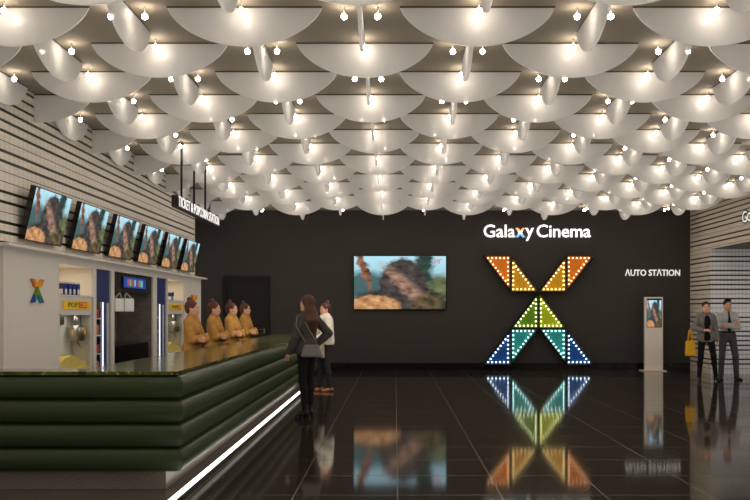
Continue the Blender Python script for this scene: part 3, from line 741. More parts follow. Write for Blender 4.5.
# kiosk
kd = 21.55; kx0, kx1 = PX(645, kd), PX(663.2, kd); kt = PZ(297, kd)
t = thing('ticket_kiosk', 'slim pale self-service ticket kiosk with a portrait screen by the dark wall', 'kiosk', ((kx0 + kx1) / 2, kd + 0.05, 0))
q = MB(); q.box(kx0, kx1, kd, kd + 0.12, 0.02, kt); obj('body', q, mat('kiosk_grey', rgb(226, 212, 194), 0.4), t, bevel=0.015)
q = MB(); q.box(PX(642, kd), PX(665.6, kd), kd - 0.1, kd + 0.3, 0, 0.022); obj('base_plate', q, mat('kiosk_base', rgb(220, 206, 188), 0.4), t, bevel=0.006)
sx0, sx1, sz0, sz1 = PX(647.2, kd), PX(661.3, kd), PZ(327, kd), PZ(299, kd)
q = MB(); q.box(sx0 - 0.01, sx1 + 0.01, kd - 0.006, kd - 0.001, sz0 - 0.01, sz1 + 0.012); obj('bezel', q, M_black, t)
q = MB(); q.quad((sx0, kd - 0.008, sz0), (sx1, kd - 0.008, sz0), (sx1, kd - 0.008, sz1 - 0.03), (sx0, kd - 0.008, sz1 - 0.03), uv=True); obj('display', q, M_img, t)

# lettering on the striped wall at the passage
yA = XR * F / (742.8 - CX); fr = ((XR - 0.001, 0, 0), (0, -1, 0), (0, 0, 1))
t = thing('passage_lettering', 'white black-edged letters on the striped wall over the passage', 'sign', (XR, yA - 0.35, PZ(223, yA)))
zlo, zhi = PZ(223, yA), PZ(211.7, yA)
for s_, u0, u1, zz in (('G', -yA, -yA + 0.23, zhi), ('o', -yA + 0.26, -yA + 0.46, zlo + (zhi - zlo) * 0.78)):
    obj('letter', text_mb(s_, (u0, u1, zlo, zz), 0.012, fr, bold=0.0), M_letter2, t)
    fr2 = ((XR, 0, 0), (0, -1, 0), (0, 0, 1))
    obj('letter_edge', text_mb(s_, (u0 - 0.03, u1 + 0.03, zlo - 0.03, zz + 0.03), 0.008, fr2, bold=0.05), M_black, t)

# ------------------------------------------------------------------ people
class SDF:
    """smooth union of round cones and ellipsoids, meshed with surface nets"""
    def __init__(s, res=0.008): s.p = []; s.res = res
    def cap(s, a, b, ra, rb=None, k=0.02, sub=False):
        s.p.append(('c', np.array(a, float), np.array(b, float), ra, ra if rb is None else rb, k, sub)); return s
    def chain(s, pts, rs, k=0.02):
        for i in range(len(pts) - 1): s.cap(pts[i], pts[i + 1], rs[i], rs[i + 1], k)
        return s
    def ell(s, c, r, k=0.02, sub=False, rot=None):
        s.p.append(('e', np.array(c, float), np.array(r, float), None if rot is None else np.array(rot, float), None, k, sub)); return s
    def cut(s, n, d): s.p.append(('p', np.array(n, float), d)); return s
    def mesh(s, name, mats, scale=1.0):
        lo = np.full(3, 1e9); hi = -lo; bb = []
        for p in s.p:
            if p[0] == 'c': r = max(p[3], p[4]); l, h = np.minimum(p[1], p[2]) - r, np.maximum(p[1], p[2]) + r
            elif p[0] == 'e': r = p[2] if p[3] is None else np.full(3, p[2].max()); l, h = p[1] - r, p[1] + r
            else: bb.append(None); continue
            bb.append((l, h))
            if not p[6]: lo = np.minimum(lo, l); hi = np.maximum(hi, h)
        res = s.res; lo -= 3 * res; hi += 3 * res
        n = np.ceil((hi - lo) / res).astype(int) + 1
        ax = [lo[i] + res * np.arange(n[i]) for i in range(3)]
        G = np.full(n, 0.2, np.float32)
        for p, b in zip(s.p, bb):
            if p[0] == 'p':
                d = p[1][0] * ax[0][:, None, None] + p[1][1] * ax[1][None, :, None] + p[1][2] * ax[2][None, None, :] - p[2]
                G = np.maximum(G, d.astype(np.float32)); continue
            k = p[5]; m = k + 3 * res
            i0 = np.clip(np.floor((b[0] - m - lo) / res).astype(int), 0, n - 1); i1 = np.clip(np.ceil((b[1] + m - lo) / res).astype(int) + 1, 1, n)
            if (i1 <= i0).any(): continue
            sl = tuple(slice(a, c) for a, c in zip(i0, i1))
            X, Y, Z = (ax[i][sl[i]] for i in range(3))
            P = np.stack(np.broadcast_arrays(X[:, None, None], Y[None, :, None], Z[None, None, :]), -1)
            if p[0] == 'c':
                ab = p[2] - p[1]; L2 = max(ab @ ab, 1e-12); t = np.clip((P - p[1]) @ ab / L2, 0, 1)
                d = np.linalg.norm(P - p[1] - t[..., None] * ab, axis=-1) - (p[3] + t * (p[4] - p[3]))
            else:
                q = P - p[1]
                if p[3] is not None: q = q @ p[3]
                k0 = np.linalg.norm(q / p[2], axis=-1); k1 = np.linalg.norm(q / p[2] ** 2, axis=-1)
                d = k0 * (k0 - 1) / np.maximum(k1, 1e-9)
            d = d.astype(np.float32); g = G[sl]
            if p[6]:
                h = np.maximum(k - np.abs(g + d), 0) / max(k, 1e-6); G[sl] = np.maximum(g, -d) + h * h * k / 4
            else:
                h = np.maximum(k - np.abs(g - d), 0) / max(k, 1e-6); G[sl] = np.minimum(g, d) - h * h * k / 4
        I = G < 0
        c8 = [(a, b, c) for a in (0, 1) for b in (0, 1) for c in (0, 1)]
        cs = sum(I[a:n[0] - 1 + a, b:n[1] - 1 + b, c:n[2] - 1 + c].astype(np.int8) for a, b, c in c8)
        cells = np.argwhere((cs > 0) & (cs < 8)); idm = np.full(n - 1, -1, np.int64); idm[tuple(cells.T)] = np.arange(len(cells))
        acc = np.zeros((len(cells), 3)); cnt = np.zeros(len(cells))
        for a in c8:
            for d in range(3):
                if a[d]: continue
                b = list(a); b[d] = 1
                ga = G[tuple((cells + a).T)]; gb = G[tuple((cells + b).T)]; w = (ga < 0) != (gb < 0)
                t = np.where(w, ga / np.where(ga == gb, 1, ga - gb), 0); pt = np.tile(np.array(a, float), (len(cells), 1)); pt[:, d] = t
                acc[w] += pt[w]; cnt[w] += 1
        V = (lo + res * (cells + acc / cnt[:, None])) * scale
        Fs = []
        for d in range(3):
            e, f = (d + 1) % 3, (d + 2) % 3
            s0 = [slice(None)] * 3; s1 = [slice(None)] * 3; s0[d] = slice(0, -1); s1[d] = slice(1, None)
            a, b = I[tuple(s0)], I[tuple(s1)]; E = np.argwhere(a != b); ins = a[tuple(E.T)]
            ok = (E[:, e] > 0) & (E[:, f] > 0) & (E[:, e] < n[e] - 1) & (E[:, f] < n[f] - 1); E = E[ok]; ins = ins[ok]
            ue = np.zeros(3, int); ue[e] = 1; uf = np.zeros(3, int); uf[f] = 1
            Q = np.stack([idm[tuple((E - o).T)] for o in (ue + uf, uf, 0 * ue, ue)], 1)
            Q[~ins] = Q[~ins][:, ::-1]; Fs.append(Q)
        Fq = np.concatenate(Fs)
        me = bpy.data.meshes.new(name); me.from_pydata(V.tolist(), [], Fq.tolist())
        for mt in (mats if isinstance(mats, (list, tuple)) else [mats]): me.materials.append(mt)
        me.polygons.foreach_set('use_smooth', [True] * len(me.polygons)); me.update(); return me

def v3(*a): return np.array(a, float)
def unit(a): a = np.array(a, float); return a / np.linalg.norm(a)
FINGERS = [(-0.030, 0.066, 0.0080), (-0.010, 0.076, 0.0085), (0.010, 0.070, 0.0082), (0.029, 0.054, 0.0072)]
def hand(s, W, d, n, side, curl=0.5):
    """palm, four unequal bent fingers and a thumb; d: along the hand, n: out of the palm, side = +1/-1 puts the thumb"""
    W = np.array(W, float); d = unit(d); n = unit(np.array(n, float) - d * (np.array(n, float) @ d)); u = np.cross(d, n) * side
    for o, L, r in FINGERS:
        kn = W + d * 0.085 - u * o
        s.cap(W + d * 0.015 - u * o * 0.55, kn, 0.0125, 0.0105, 0.012)
        p = kn; a = 0.0
        for seg, f in ((0.45, 0.5), (0.30, 1.0), (0.25, 0.8)):
            a += curl * f; q = p + (d * math.cos(a) + n * math.sin(a)) * L * seg; s.cap(p, q, r, r * 0.92, 0.003); p = q
    b = W + d * 0.025 + u * 0.024; m = b + (d * 0.75 + u * 0.55 + n * 0.3) * 0.036; e = m + (d * 0.95 + u * 0.12 + n * 0.35) * 0.03
    s.cap(W + d * 0.02 + u * 0.01, b, 0.014, 0.0125, 0.01).cap(b, m, 0.0115, 0.0098, 0.006).cap(m, e, 0.0098, 0.0082, 0.004)

def rotm(yaw, pitch=0.0, roll=0.0):
    return np.array((Matrix.Rotation(yaw, 3, 'Z') @ Matrix.Rotation(pitch, 3, 'X') @ Matrix.Rotation(roll, 3, 'Y')))

M_eye = mat('eye_dark', rgb(34, 24, 20), 0.3); M_eyew = mat('eye_white', rgb(214, 206, 198), 0.4)
M_lip = mat('lip_rose', rgb(168, 84, 74), 0.5)
def skin(n, c): return mat(n, c, 0.55)
def cloth(n, c, c2=None, sc=30): return mat(n, c, 0.85, spec=0.25, noise=((sc, sc, sc), 0.3, c2 or tuple(x * 0.8 for x in c)))

def person(label, loc, rz, h=1.65, male=False, arms=None, legs=None, head=(0, 0, 0), top='blazer', cols=None, hair='bun', heel=0.0,
           sleeve=True, lean=0.0, group=None):
    """arms: {'R': (elbow, wrist, hand dir, palm normal, curl)}; legs: {'R': (hip, knee, ankle, toe)}; facing +Y, the person's right is +X"""
    sc = h / 1.65; C = cols; R = rotm(*head); NK = v3(0, -0.008, 1.43)
    root = thing('person', label, 'person', loc, rz, group)
    lift = heel
    def Hd(x, y, z): return NK + R @ (v3(x, y, z) - NK)
    sw = 0.158 if male else 0.142
    shR, shL = v3(sw, -0.01, 1.335), v3(-sw, -0.01, 1.335)
    dl = {'R': (v3(.082, 0, .88), v3(.088, .02, .48), v3(.09, -.02, .085), v3(.105, .13, .03)), 'L': (v3(-.082, 0, .88), v3(-.088, .02, .48), v3(-.09, -.02, .085), v3(-.105, .13, .03))}
    legs = {**dl, **(legs or {})}; legs = {k: tuple(np.array(p, float) for p in v) for k, v in legs.items()}
    da = {'R': (v3(.21, -.02, 1.08), v3(.215, .03, .84), (0, .1, -1), (-1, 0, 0), 0.35), 'L': (v3(-.21, -.02, 1.08), v3(-.215, .03, .84), (0, .1, -1), (1, 0, 0), 0.35)}
    arms = {**da, **(arms or {})}
    HM = Matrix(((R[0][0], R[0][1], R[0][2]), (R[1][0], R[1][1], R[1][2]), (R[2][0], R[2][1], R[2][2])))
    # --- torso builder shared by body and clothes
    def torso(s, g):
        cw = 0.165 if male else 0.145
        s.ell((0, -.005, 1.24), (cw + g, .098 + g, .16 + g), .05)
        s.ell((0, -.01, 1.06), ((.135 if male else .118) + g, .088 + g, .16 + g), .06)
        s.ell((0, -.015, .92), ((.148 if male else .156) + g, .105 + g, .12 + g), .06)
        s.cap(shR - v3(.03, 0, .01), shL + v3(.03, 0, -.01), .048 + g, None, .05)
        s.cap((sw * .6, -.015, 1.355), (0, -.012, 1.40), .036 + g, .048 + g, .04).cap((-sw * .6, -.015, 1.355), (0, -.012, 1.40), .036 + g, .048 + g, .04)
        if not male:
            for sx in (-1, 1): s.ell((sx * .058, .054, 1.225), (.054 + g, .048 + g, .055 + g), .05)
    am = 1.05 if male else 1.0
    def arm(s, side, g, end=1.0, r=(.047, .036, .034, .025)):
        sh = shR if side == 'R' else shL; el, wr = (np.array(p, float) for p in arms[side][:2])
        e = el + (wr - el) * end
        s.chain([sh, (sh + el) / 2, el], [r[0] * am + g, (r[0] * .93) * am + g, r[1] * am + g], .02)
        s.chain([el, el + (e - el) * .35, e], [r[1] * am + g, r[1] * 1.02 * am + g, (r[2] + (r[3] - r[2]) * end) * am + g], .015)
    lm_ = 1.06 if male else 1.0
    def leg(s, side, g, lo=1.0, gl=None):
        hp, kn, an, to = legs[side]
        s.cap(hp + v3(0, 0, .04), kn, (.078 + g) * lm_, (.053 + g) * lm_, .04)
        calf = kn + (an - kn) * .32 - v3(0, .012, 0)
        e = kn + (an - kn) * lo; gg = g if gl is None else gl
        s.chain([kn, calf, e], [(.052 + g) * lm_, (.051 + g) * lm_, .036 + gg], .03)
    # --- body
    s = SDF(.0072)
    torso(s, -.012)
    for sd in 'RL':
        arm(s, sd, -.005); leg(s, sd, -.006)
        el, wr, hd, pn, cu = arms[sd]; hand(s, wr, hd, pn, 1 if sd == 'R' else -1, cu)
        hp, kn, an, to = legs[sd]; s.cap(an, an + v3(0, 0, -.045), .03, .024, .02).cap(an + v3(0, 0, -.045), an + unit((to - an) * v3(1, 1, 0)) * .06 - v3(0, 0, .05), .022, .015, .02)
    s.cap(v3(0, -.014, 1.37), NK + R @ v3(0, -.002, .05), .05 * am, .047 * am, .02)
    s.ell(Hd(0, -.012, 1.555), (.073, .091, .091), .02, rot=R)
    s.ell(Hd(0, .02, 1.505), (.057, .066, .082), .03, rot=R)
    s.cap(Hd(-.02, .05, 1.447), Hd(.02, .05, 1.447), .022 * am, None, .035)
    s.cap(Hd(-.045, .0, 1.475), Hd(-.018, .045, 1.45), .02 * am, .018, .03).cap(Hd(.045, .0, 1.475), Hd(.018, .045, 1.45), .02 * am, .018, .03)
    s.cap(Hd(0, .079, 1.532), Hd(0, .092, 1.497), .008, .0125, .012)
    s.cap(Hd(-.03, .074, 1.548), Hd(.03, .074, 1.548), .011, None, .012)
    for sx in (-1, 1):
        s.ell(Hd(sx * .031, .090, 1.528), (.015, .012, .0085), .01, True, rot=R)
        s.ell(Hd(sx * .036, .062, 1.498), (.02, .018, .018), .02, rot=R)
        s.ell(Hd(sx * .072, -.008, 1.515), (.011, .019, .031), .008, rot=R)
    s.ell(Hd(0, .079, 1.466), (.022, .012, .012), .012, rot=R)
    body = link('body', s.mesh('body', C['skin'], sc), root, (0, 0, lift))
    def small(name, fn, mats, par=body):
        q = MB(); fn(q)
        q.v = [tuple(Hd(*p) * sc) for p in q.v]
        return link(name, q.mesh(name, mats), par)
    for sx in (-1, 1):
        small('eye', lambda q: (q.ball((sx * .031, .0765, 1.528), (.0125, .007, .0065), 0, 12, 8), q.ball((sx * .031, .0815, 1.528), (.0062, .003, .006), 1, 10, 6)), [M_eyew, M_eye])
        small('eyebrow', lambda q: q.tube([(sx * .014, .0855, 1.551), (sx * .031, .0835, 1.556), (sx * .047, .071, 1.549)], .0035, 6), C['hair'])
    small('lips', lambda q: (q.ball((0, .0885, 1.4705), (.019, .005, .0045)), q.ball((0, .0875, 1.4625), (.016, .0055, .0048))), C.get('lip', M_lip))
    # --- hair
    s = SDF(.0075)
    if hair == 'short':
        s.ell(Hd(0, -.018, 1.567), (.079, .092, .092), .02, rot=R)
        s.ell(Hd(0, .075, 1.50), (.07, .05, .088), .01, True, rot=R)
        for i in range(7):
            a = (i - 3) * .016
            s.cap(Hd(a, .03 - abs(a) * .3, 1.635), Hd(a * 1.3 + .008, .062, 1.672 - abs(a) * .3), .017, .007, .008)
        s.cut(R @ v3(0, .55, -1), (R @ v3(0, .55, -1)) @ Hd(0, -.02, 1.505))
    else:
        s.ell(Hd(0, -.02, 1.56), (.081, .098, .096), .02, rot=R)
        s.ell(Hd(0, .084, 1.497), (.066, .062, .098), .012, True, rot=R)
        if hair == 'bun':
            s.cut(R @ v3(0, .62, -1), (R @ v3(0, .62, -1)) @ Hd(0, -.05, 1.462))
            s.ell(Hd(0, -.055, 1.505), (.06, .05, .055), .03, rot=R)
            s.ell(Hd(0, -.045, 1.668), (.036, .036, .03), .012, rot=R)
            for i in range(6):
                a = i * math.pi / 3; s.cap(Hd(.027 * math.cos(a), -.045 + .027 * math.sin(a), 1.655), Hd(.016 * math.cos(a + .8), -.045 + .016 * math.sin(a + .8), 1.693), .011, .008, .006)
        elif hair == 'low':
            s.cut(R @ v3(0, .7, -1), (R @ v3(0, .7, -1)) @ Hd(0, -.05, 1.452)); s.ell(Hd(0, -.095, 1.49), (.042, .036, .042), .02, rot=R)
        else:
            for sx, sy, zz, rr in ((-.06, -.03, 1.27, .034), (-.035, -.075, 1.17, .04), (0, -.09, 1.13, .042), (.035, -.075, 1.17, .04), (.06, -.03, 1.26, .034)):
                s.chain([Hd(sx * .9, sy * .7, 1.54), Hd(sx * 1.1, sy - .015, 1.42), v3(sx * 1.25, sy - .055, 1.30), v3(sx * 1.2, sy - .05, zz)], [.034, .036, rr, .014], .03)
    link('hair', s.mesh('hair', C['hair'], sc), body)
    # --- trousers and shoes
    s = SDF(.0085); s.ell((0, -.015, .92), ((.150 if male else .158) + .004, .11, .115), .04); s.cap((-.05, -.01, .86), (.05, -.01, .86), .085, None, .05)
    gl = C.get('flare', .004)
    for sd in 'RL': leg(s, sd, .004, 1.0, max(gl, .007))
    s.cut((0, 0, 1), 1.0 if top in ('shirt',) else .98)
    link('trousers', s.mesh('trousers', C['trousers'], sc), root, (0, 0, lift))
    for sd in 'RL':
        hp, kn, an, to = legs[sd]; d = unit(v3(to[0] - an[0], to[1] - an[1], 0)); ft = an * v3(1, 1, 0)
        s = SDF(.006); zb = -lift / sc
        s.chain([ft - d * .035 + v3(0, 0, .035), ft + d * .07 + v3(0, 0, .028), ft + d * .155 + v3(0, 0, .018 + zb * .7)], [.036, .034, .024], .02)
        s.cap(ft - d * .015 + v3(0, 0, .05), ft - d * .005 + v3(0, 0, C.get('boot', .09)), .038, .040, .02)
        s.cap(ft + d * .10 + v3(0, 0, .012 + zb), ft + d * .15 + v3(0, 0, .010 + zb), .030, .024, .02)
        if lift: s.cap(ft - d * .05 + v3(0, 0, .03), ft - d * .052 + v3(0, 0, zb + .008), .024, .014, .012)
        s.cut((0, 0, -1), -zb); link('shoe', s.mesh('shoe', C['shoe'], sc), root, (0, 0, lift))
    # --- upper garments
    Rr = None
    if top == 'shirt':
        s = SDF(.0085); torso(s, .006)
        for sd in 'RL': arm(s, sd, .010, .96)
        s.cut((0, 0, -1), -.985); s.cap((0, -.012, 1.40), (0, -.005, 1.432), .056, .052, .015); s.cut((0, -.3, 1), 1.435)
        sh_ = link('shirt', s.mesh('shirt', C['top'], sc), root, (0, 0, lift))
        q = MB(); q.prism([(-.017, .074, 1.40), (.017, .074, 1.40), (.011, .084, 1.375), (-.011, .084, 1.375)], (0, -.03, 0)); 
        q.prism([(-.011, .084, 1.375), (.011, .084, 1.375), (.026, .122, 1.20), (-.026, .122, 1.20)], (0, -.035, 0)); q.prism([(-.026, .122, 1.20), (.026, .122, 1.20), (.03, .115, 1.02), (0, .112, .985), (-.03, .115, 1.02)], (0, -.04, 0))
        q.v = [tuple(np.array(p) * sc) for p in q.v]; link('necktie', q.mesh('necktie', M_black), root, (0, 0, lift))
        q = MB(); q.lathe((0, 0, .972), [(.001, 0), (.16, 0), (.16, .03), (.001, .03)], 24); q.v = [tuple(np.array((p[0], p[1] * .73 - .012, p[2])) * sc) for p in q.v]
        link('belt', q.mesh('belt', M_black), root, (0, 0, lift))
    elif top in ('blazer', 'open'):
        s = SDF(.0085); torso(s, .016); s.ell((0, -.015, .92), (.170, .128, .15), .04); s.cap((-.06, -.015, .86), (.06, -.015, .86), .112, None, .06)
        for sd in 'RL': arm(s, sd, .014, .96, (.05, .042, .04, .034))
        s.cut((0, 0, -1), -C.get('hem', .82))
        if top == 'open': s.cap((0, .165, 1.48), (0, .165, 1.1), .095, .095, .01, True).cap((0, .165, 1.1), (0, .205, .78), .095, .13, .01, True)
        else: s.cap((0, .10, 1.40), (0, .165, 1.20), .034, .02, .008, True)
        s.cap((0, -.005, 1.40), (0, .03, 1.50), .055, .075, .01, True)
        jk = link('jacket', s.mesh('jacket', C['top'], sc), root, (0, 0, lift))
        # lapels and collar
        for sx in (-1, 1):
            w = .082 if top == 'open' else .034; t = SDF(.006)
            t.cap((sx * .052, -.03, 1.43), (sx * .045, .055, 1.40), .014, .016, .01).cap((sx * .045, .055, 1.40), (sx * w, .108, 1.27), .016, .019, .01)
            t.cap((sx * w, .108, 1.27), (sx * (w if top == 'open' else .012), .122, 1.13), .018, .009, .01)
            link('lapel', t.mesh('lapel', C.get('lapel', C['top']), sc), jk)
        s = SDF(.0085); torso(s, .007); s.cut((0, 0, -1), -.90); s.cut((0, .55, 1), 1.44)
        link('inner_top', s.mesh('inner_top', C['inner'], sc), root, (0, 0, lift))
    elif top == 'poncho':
        s = SDF(.0085); torso(s, .02)
        s.cap((0, -.01, 1.30), (0, -.01, .93), .14, .165, .06)
        for sd in 'RL': arm(s, sd, .028, .93, (.056, .05, .046, .036))
        s.cut((0, 0, -1), -.87); s.cap((0, -.012, 1.395), (0, .004, 1.44), .066, .062, .02); s.cap((0, 0, 1.44), (0, .01, 1.52), .05, .06, .006, True)
        link('sweater', s.mesh('sweater', C['top'], sc), root, (0, 0, lift))
    return root

SK = skin('skin_warm', rgb(214, 160, 128)); HB = mat('hair_brown', rgb(88, 50, 34), 0.5); HD = mat('hair_dark', rgb(50, 31, 24), 0.5, noise=((9, 9, 4), 0.2, rgb(88, 52, 35))); HK = mat('hair_black', rgb(26, 22, 22), 0.45)
C_mus = cloth('mustard_cloth', rgb(196, 146, 78), rgb(160, 112, 54), 14); C_blk = cloth('black_cloth', rgb(28, 26, 26)); C_char = cloth('charcoal_cloth', rgb(72, 66, 62)); C_gry = cloth('grey_tweed', rgb(128, 120, 112), rgb(96, 90, 84), 60)
C_wht = cloth('cream_knit', rgb(222, 212, 196)); C_shirt = cloth('pale_grey_shirt', rgb(176, 172, 166)); C_gtr = cloth('grey_trouser', rgb(78, 74, 74)); C_den = cloth('dark_denim', rgb(44, 43, 46))
L_blk = mat('black_leather', rgb(26, 24, 23), 0.4); L_tan = mat('tan_leather', rgb(150, 96, 66), 0.5); L_gry = mat('grey_leather', rgb(108, 100, 92), 0.45); L_yel = mat('yellow_leather', rgb(214, 156, 20), 0.45)

CROSS = {'R': ((.195, .085, 1.075), (-.045, .195, 1.115), (-1, -.22, .12), (0, -1, 0), .3), 'L': ((-.195, .085, 1.05), (.05, .228, 1.07), (1, -.28, .08), (0, -1, 0), .3)}
staff_cols = dict(skin=SK, hair=HB, top=C_mus, inner=C_mus, trousers=C_blk, shoe=L_blk, lapel=C_mus)
place = ['nearest the white back bar', 'second from the white back bar', 'third from the white back bar', 'farthest from the white back bar']
proto = None
SZ = [12.55, 14.05, 15.5, 16.95]; SX = [192.5, 214.5, 232, 245.5]
for i in range(4):
    loc = (PX(SX[i], SZ[i]), SZ[i], 0); rz = math.radians((-100, -97, -104, -98)[i])
    lab = 'person in mustard jacket with arms crossed behind the counter, %s' % place[i]
    if proto is None: proto = person(lab, loc, rz, 1.64, arms=CROSS, head=(math.radians(8), 0, 0), cols=staff_cols, group='counter staff')
    else:
        r = proto.copy(); COL.objects.link(r); r.location = loc; r.rotation_euler.z = rz; r['label'] = lab
        for ch in list(proto.children):
            c = ch.copy(); COL.objects.link(c); c.parent = r
            for g in list(ch.children):
                d = g.copy(); COL.objects.link(d); d.parent = c

# two visitors at the counter
w1 = (PX(307, 12.0), 12.0, 0)
person('person with long brown hair in a dark jacket standing at the counter', w1, math.radians(52), 1.66,
       arms={'L': ((-.22, .0, 1.09), (-.21, .13, .86), (.05, .6, -.8), (.8, .2, -.4), .6), 'R': ((.33, -.10, 1.12), (.19, .02, .96), (-.7, .5, -.3), (-.5, -.7, 0), .3)},
       legs={'R': (v3(.075, 0, .88), v3(.075, .03, .48), v3(.07, .02, .085), v3(.08, .17, .03)), 'L': (v3(-.075, 0, .88), v3(-.075, .01, .48), v3(-.07, -.03, .085), v3(-.085, .12, .03))},
       head=(math.radians(14), 0, 0), hair='long', heel=.045, cols=dict(skin=SK, hair=HD, top=C_char, inner=C_blk, trousers=C_blk, shoe=L_blk, boot=.15, flare=-.002, hem=.84))
w2 = (PX(325, 16.1), 16.1, 0)
person('person in a cream turtleneck sweater facing the counter beyond the dark-jacketed one', w2, math.radians(112), 1.64,
       arms={'R': ((.20, .0, 1.10), (.15, .19, 1.0), (-.3, .9, -.3), (-.9, -.2, -.3), .6), 'L': ((-.215, -.01, 1.09), (-.17, .20, .98), (.2, .9, -.4), (.8, .1, -.5), .6)},
       legs={'R': (v3(.08, 0, .88), v3(.085, .06, .48), v3(.08, .07, .085), v3(.09, .22, .03)), 'L': (v3(-.08, 0, .88), v3(-.085, -.01, .48), v3(-.085, -.07, .085), v3(-.1, .08, .03))},
       head=(math.radians(6), 0, 0), hair='bun', cols=dict(skin=SK, hair=mat('hair_auburn', rgb(74, 40, 34), 0.5), top=C_wht, inner=C_wht, trousers=C_den, shoe=L_tan, boot=.07, flare=.004), top='poncho')

# pair at the passage
pw = (PX(706, 18.4), 18.4, 0)
person('person in an open grey blazer over a black top by the striped wall', pw, math.radians(176), 1.66,
       arms={'R': ((.235, -.02, 1.085), (.085, .15, 1.045), (-.95, .35, .1), (0, -.6, -.8), 1.0), 'L': ((-.205, -.02, 1.08), (-.225, .03, .83), (0, .1, -1), (1, 0, 0), .4)},
       legs={'R': (v3(.08, 0, .88), v3(.115, .02, .48), v3(.135, -.02, .085), v3(.16, .12, .03)), 'L': (v3(-.085, 0, .88), v3(-.15, .03, .49), v3(-.205, -.01, .085), v3(-.225, .13, .03))},
       head=(math.radians(-6), 0, 0), hair='low', heel=.03, top='open', cols=dict(skin=SK, hair=HK, top=C_gry, inner=C_blk, trousers=C_blk, shoe=L_blk, boot=.13, flare=.0, hem=.80))
pm = (PX(727.5, 18.8), 18.8, 0)
CROSSM = {'R': ((.20, .085, 1.10), (-.04, .195, 1.14), (-1, -.2, .12), (0, -1, 0), .3), 'L': ((-.20, .085, 1.08), (.04, .228, 1.095), (1, -.25, .08), (0, -1, 0), .3)}
person('person in a pale grey shirt and black tie with arms crossed by the passage', pm, math.radians(180), 1.74, male=True, arms=CROSSM,
       legs={'R': (v3(.085, 0, .88), v3(.12, .02, .48), v3(.13, -.02, .085), v3(.165, .13, .03)), 'L': (v3(-.085, 0, .88), v3(-.155, .03, .48), v3(-.19, -.01, .085), v3(-.225, .13, .03))},
       head=(math.radians(2), 0, 0), hair='short', top='shirt', cols=dict(skin=skin('skin_tan', rgb(196, 140, 110)), hair=HK, top=C_shirt, inner=C_shirt, trousers=C_gtr, shoe=L_blk, boot=.08, flare=.018))

# bags and the coat
def bag(name, label, px, d, zb, zt, wb, wt, dep, m, rz, strap, loc=None):
    x = PX(px, d); t = thing(name, label, 'bag', (x, d, zb), rz); h = zt - zb
    vs = []
    for z, w_, dd in ((0, wb, dep), (h * .15, wb * 1.01, dep * 1.05), (h * .85, wt * 1.03, dep * .7), (h, wt, dep * .45)):
        vs += [(-w_ / 2, -dd / 2, z), (w_ / 2, -dd / 2, z), (w_ / 2, dd / 2, z), (-w_ / 2, dd / 2, z)]
    fs = [(3, 2, 1, 0), (12, 13, 14, 15)] + [(4 * i + k, 4 * i + (k + 1) % 4, 4 * i + 4 + (k + 1) % 4, 4 * i + 4 + k) for i in range(3) for k in range(4)]
    q = MB(); q.add(vs, fs); b = link('bag_body', q.mesh('bag_body', m), t, (0, 0, 0), .012)
    for sy in strap:
        q = MB(); pts = [(-wt * .3 + wt * .6 * k / 8, sy * dep * .2, h - .01 + strap[sy] * math.sin(math.pi * k / 8)) for k in range(9)]
        q.tube(pts, .008, 6); link('bag_handle', q.mesh('bag_handle', m), t)
    return t
bag('handbag', 'grey handbag held at the hip of the dark-jacketed person at the counter', 311.5, 11.84, PZ(357, 11.84), PZ(344.5, 11.84), .27, .20, .11, L_gry, math.radians(-6), {})
hb = [o for o in bpy.data.objects if o.name == 'handbag'][0]; bx = PX(311.5, 11.84); sx = w1[0] - .085; zt_ = PZ(344.5, 11.84)
q = MB(); pts = [(bx - .07, 11.84, zt_ - .01), (bx - .11, 11.775, 1.12), (sx - .04, 11.76, 1.28), (sx - .03, 11.80, 1.40), (sx + .01, 11.87, 1.435), (sx + .09, 11.845, 1.30), (bx + .05, 11.80, 1.10), (bx + .07, 11.84, zt_ - .01)]
ct = Matrix.Rotation(math.radians(6), 3, 'Z'); q.tube([ct @ (Vector(p) - hb.location) for p in pts], .007, 6); link('shoulder_strap', q.mesh('shoulder_strap', L_gry), hb)
bag('tote_bag', 'yellow tote bag hanging from the arm of the grey-blazered person', 690.3, 18.42, PZ(356, 18.42), PZ(340.5, 18.42), .19, .175, .12, L_yel, math.radians(4), {-1: .25, 1: .25})
s = SDF(.009); s.ell((0, 0, 1.02), (.05, .09, .05), .03)
for dy, dx, zz, rr in ((-.06, .0, .66, .032), (-.02, .02, .60, .036), (.03, -.015, .62, .036), (.07, .01, .70, .03)): s.chain([v3(0, dy * .8, 1.01), v3(dx, dy, .85), v3(dx * 1.5, dy * 1.2, zz)], [.04, .04, rr], .02)
o = link('folded_coat', s.mesh('folded_coat', cloth('coat_beige', rgb(158, 146, 130))), None, (PX(321.2, 15.95), 15.95, .05)); tag(o, 'pale beige coat hanging over the arm of the cream-sweatered person', 'coat')

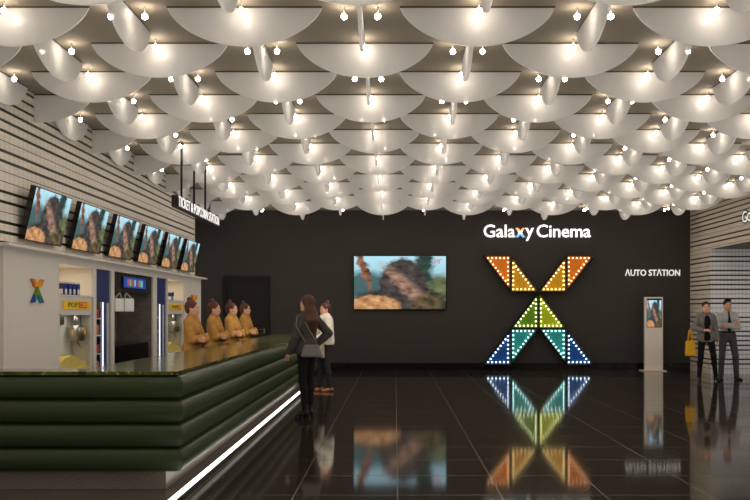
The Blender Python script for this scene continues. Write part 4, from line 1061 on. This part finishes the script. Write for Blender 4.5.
# small ceiling spotlight near the dark wall and one over the counter
def spotlight(x, y, z, target, e, label):
    t = thing('ceiling_spotlight', label, 'spotlight', (x, y, ZC)); p = Vector((x, y, z)); d = (Vector(target) - p).normalized()
    q = MB(); q.tube([(x, y, ZC), (x, y, z)], 0.012, 8); obj('stem', q, M_white, t)
    q = MB(); q.tube([p - d * 0.09, p + d * 0.06], 0.04, 14); obj('housing', q, M_white, t)
    q = MB(); q.tube([p + d * 0.061, p + d * 0.064], 0.034, 14); obj('lens', q, M_ledc, t)
    l = bpy.data.lights.new('spot_lamp', 'SPOT'); l.energy = e; l.spot_size = math.radians(46); l.spot_blend = 0.6; l.shadow_soft_size = 0.03; l.color = (1, 0.92, 0.78)
    o = bpy.data.objects.new('spot_lamp', l); COL.objects.link(o); o.parent = t; o.location = p + d * 0.07 - Vector((x, y, ZC))
    o.rotation_euler = d.to_track_quat('-Z', 'Y').to_euler()
spotlight(PX(261.5, 20.6), 20.6, PZ(209.6, 20.6), (-2.0, 17.5, 1.0), 120, 'small white spotlight under the ceiling edge above the black door')
spotlight(-0.35, 14.6, 3.9, (-1.95, 15.6, 1.0), 190, 'small white spotlight among the fins over the counter side')

# ------------------------------------------------------------------ light, camera
w = bpy.data.worlds.new('World'); S.world = w; w.use_nodes = True
w.node_tree.nodes['Background'].inputs[0].default_value = (1, 0.93, 0.85, 1); w.node_tree.nodes['Background'].inputs[1].default_value = 0.03
cam = bpy.data.cameras.new('Camera'); co = bpy.data.objects.new('Camera', cam); COL.objects.link(co)
co.location = (0, 0, EYE); co.rotation_euler = (math.pi / 2, 0, 0)
cam.sensor_width = 36; cam.lens = F / 750 * 36; cam.shift_x = -20 / 750; cam.shift_y = 62 / 750
cam.clip_end = 200; S.camera = co
S.view_settings.view_transform = 'Standard'; S.view_settings.look = 'None'; S.view_settings.gamma = 1; S.view_settings.exposure = 0.12
S.view_settings.use_curve_mapping = False
S.cycles.use_fast_gi = True; S.cycles.fast_gi_method = 'ADD'; w.light_settings.ao_factor = 0.29; w.light_settings.distance = 1.6
S.cycles.use_denoising = True; S.cycles.max_bounces = 8; S.cycles.transparent_max_bounces = 16; S.cycles.use_light_tree = True
S.cycles.sample_clamp_indirect = 4; S.cycles.caustics_reflective = False
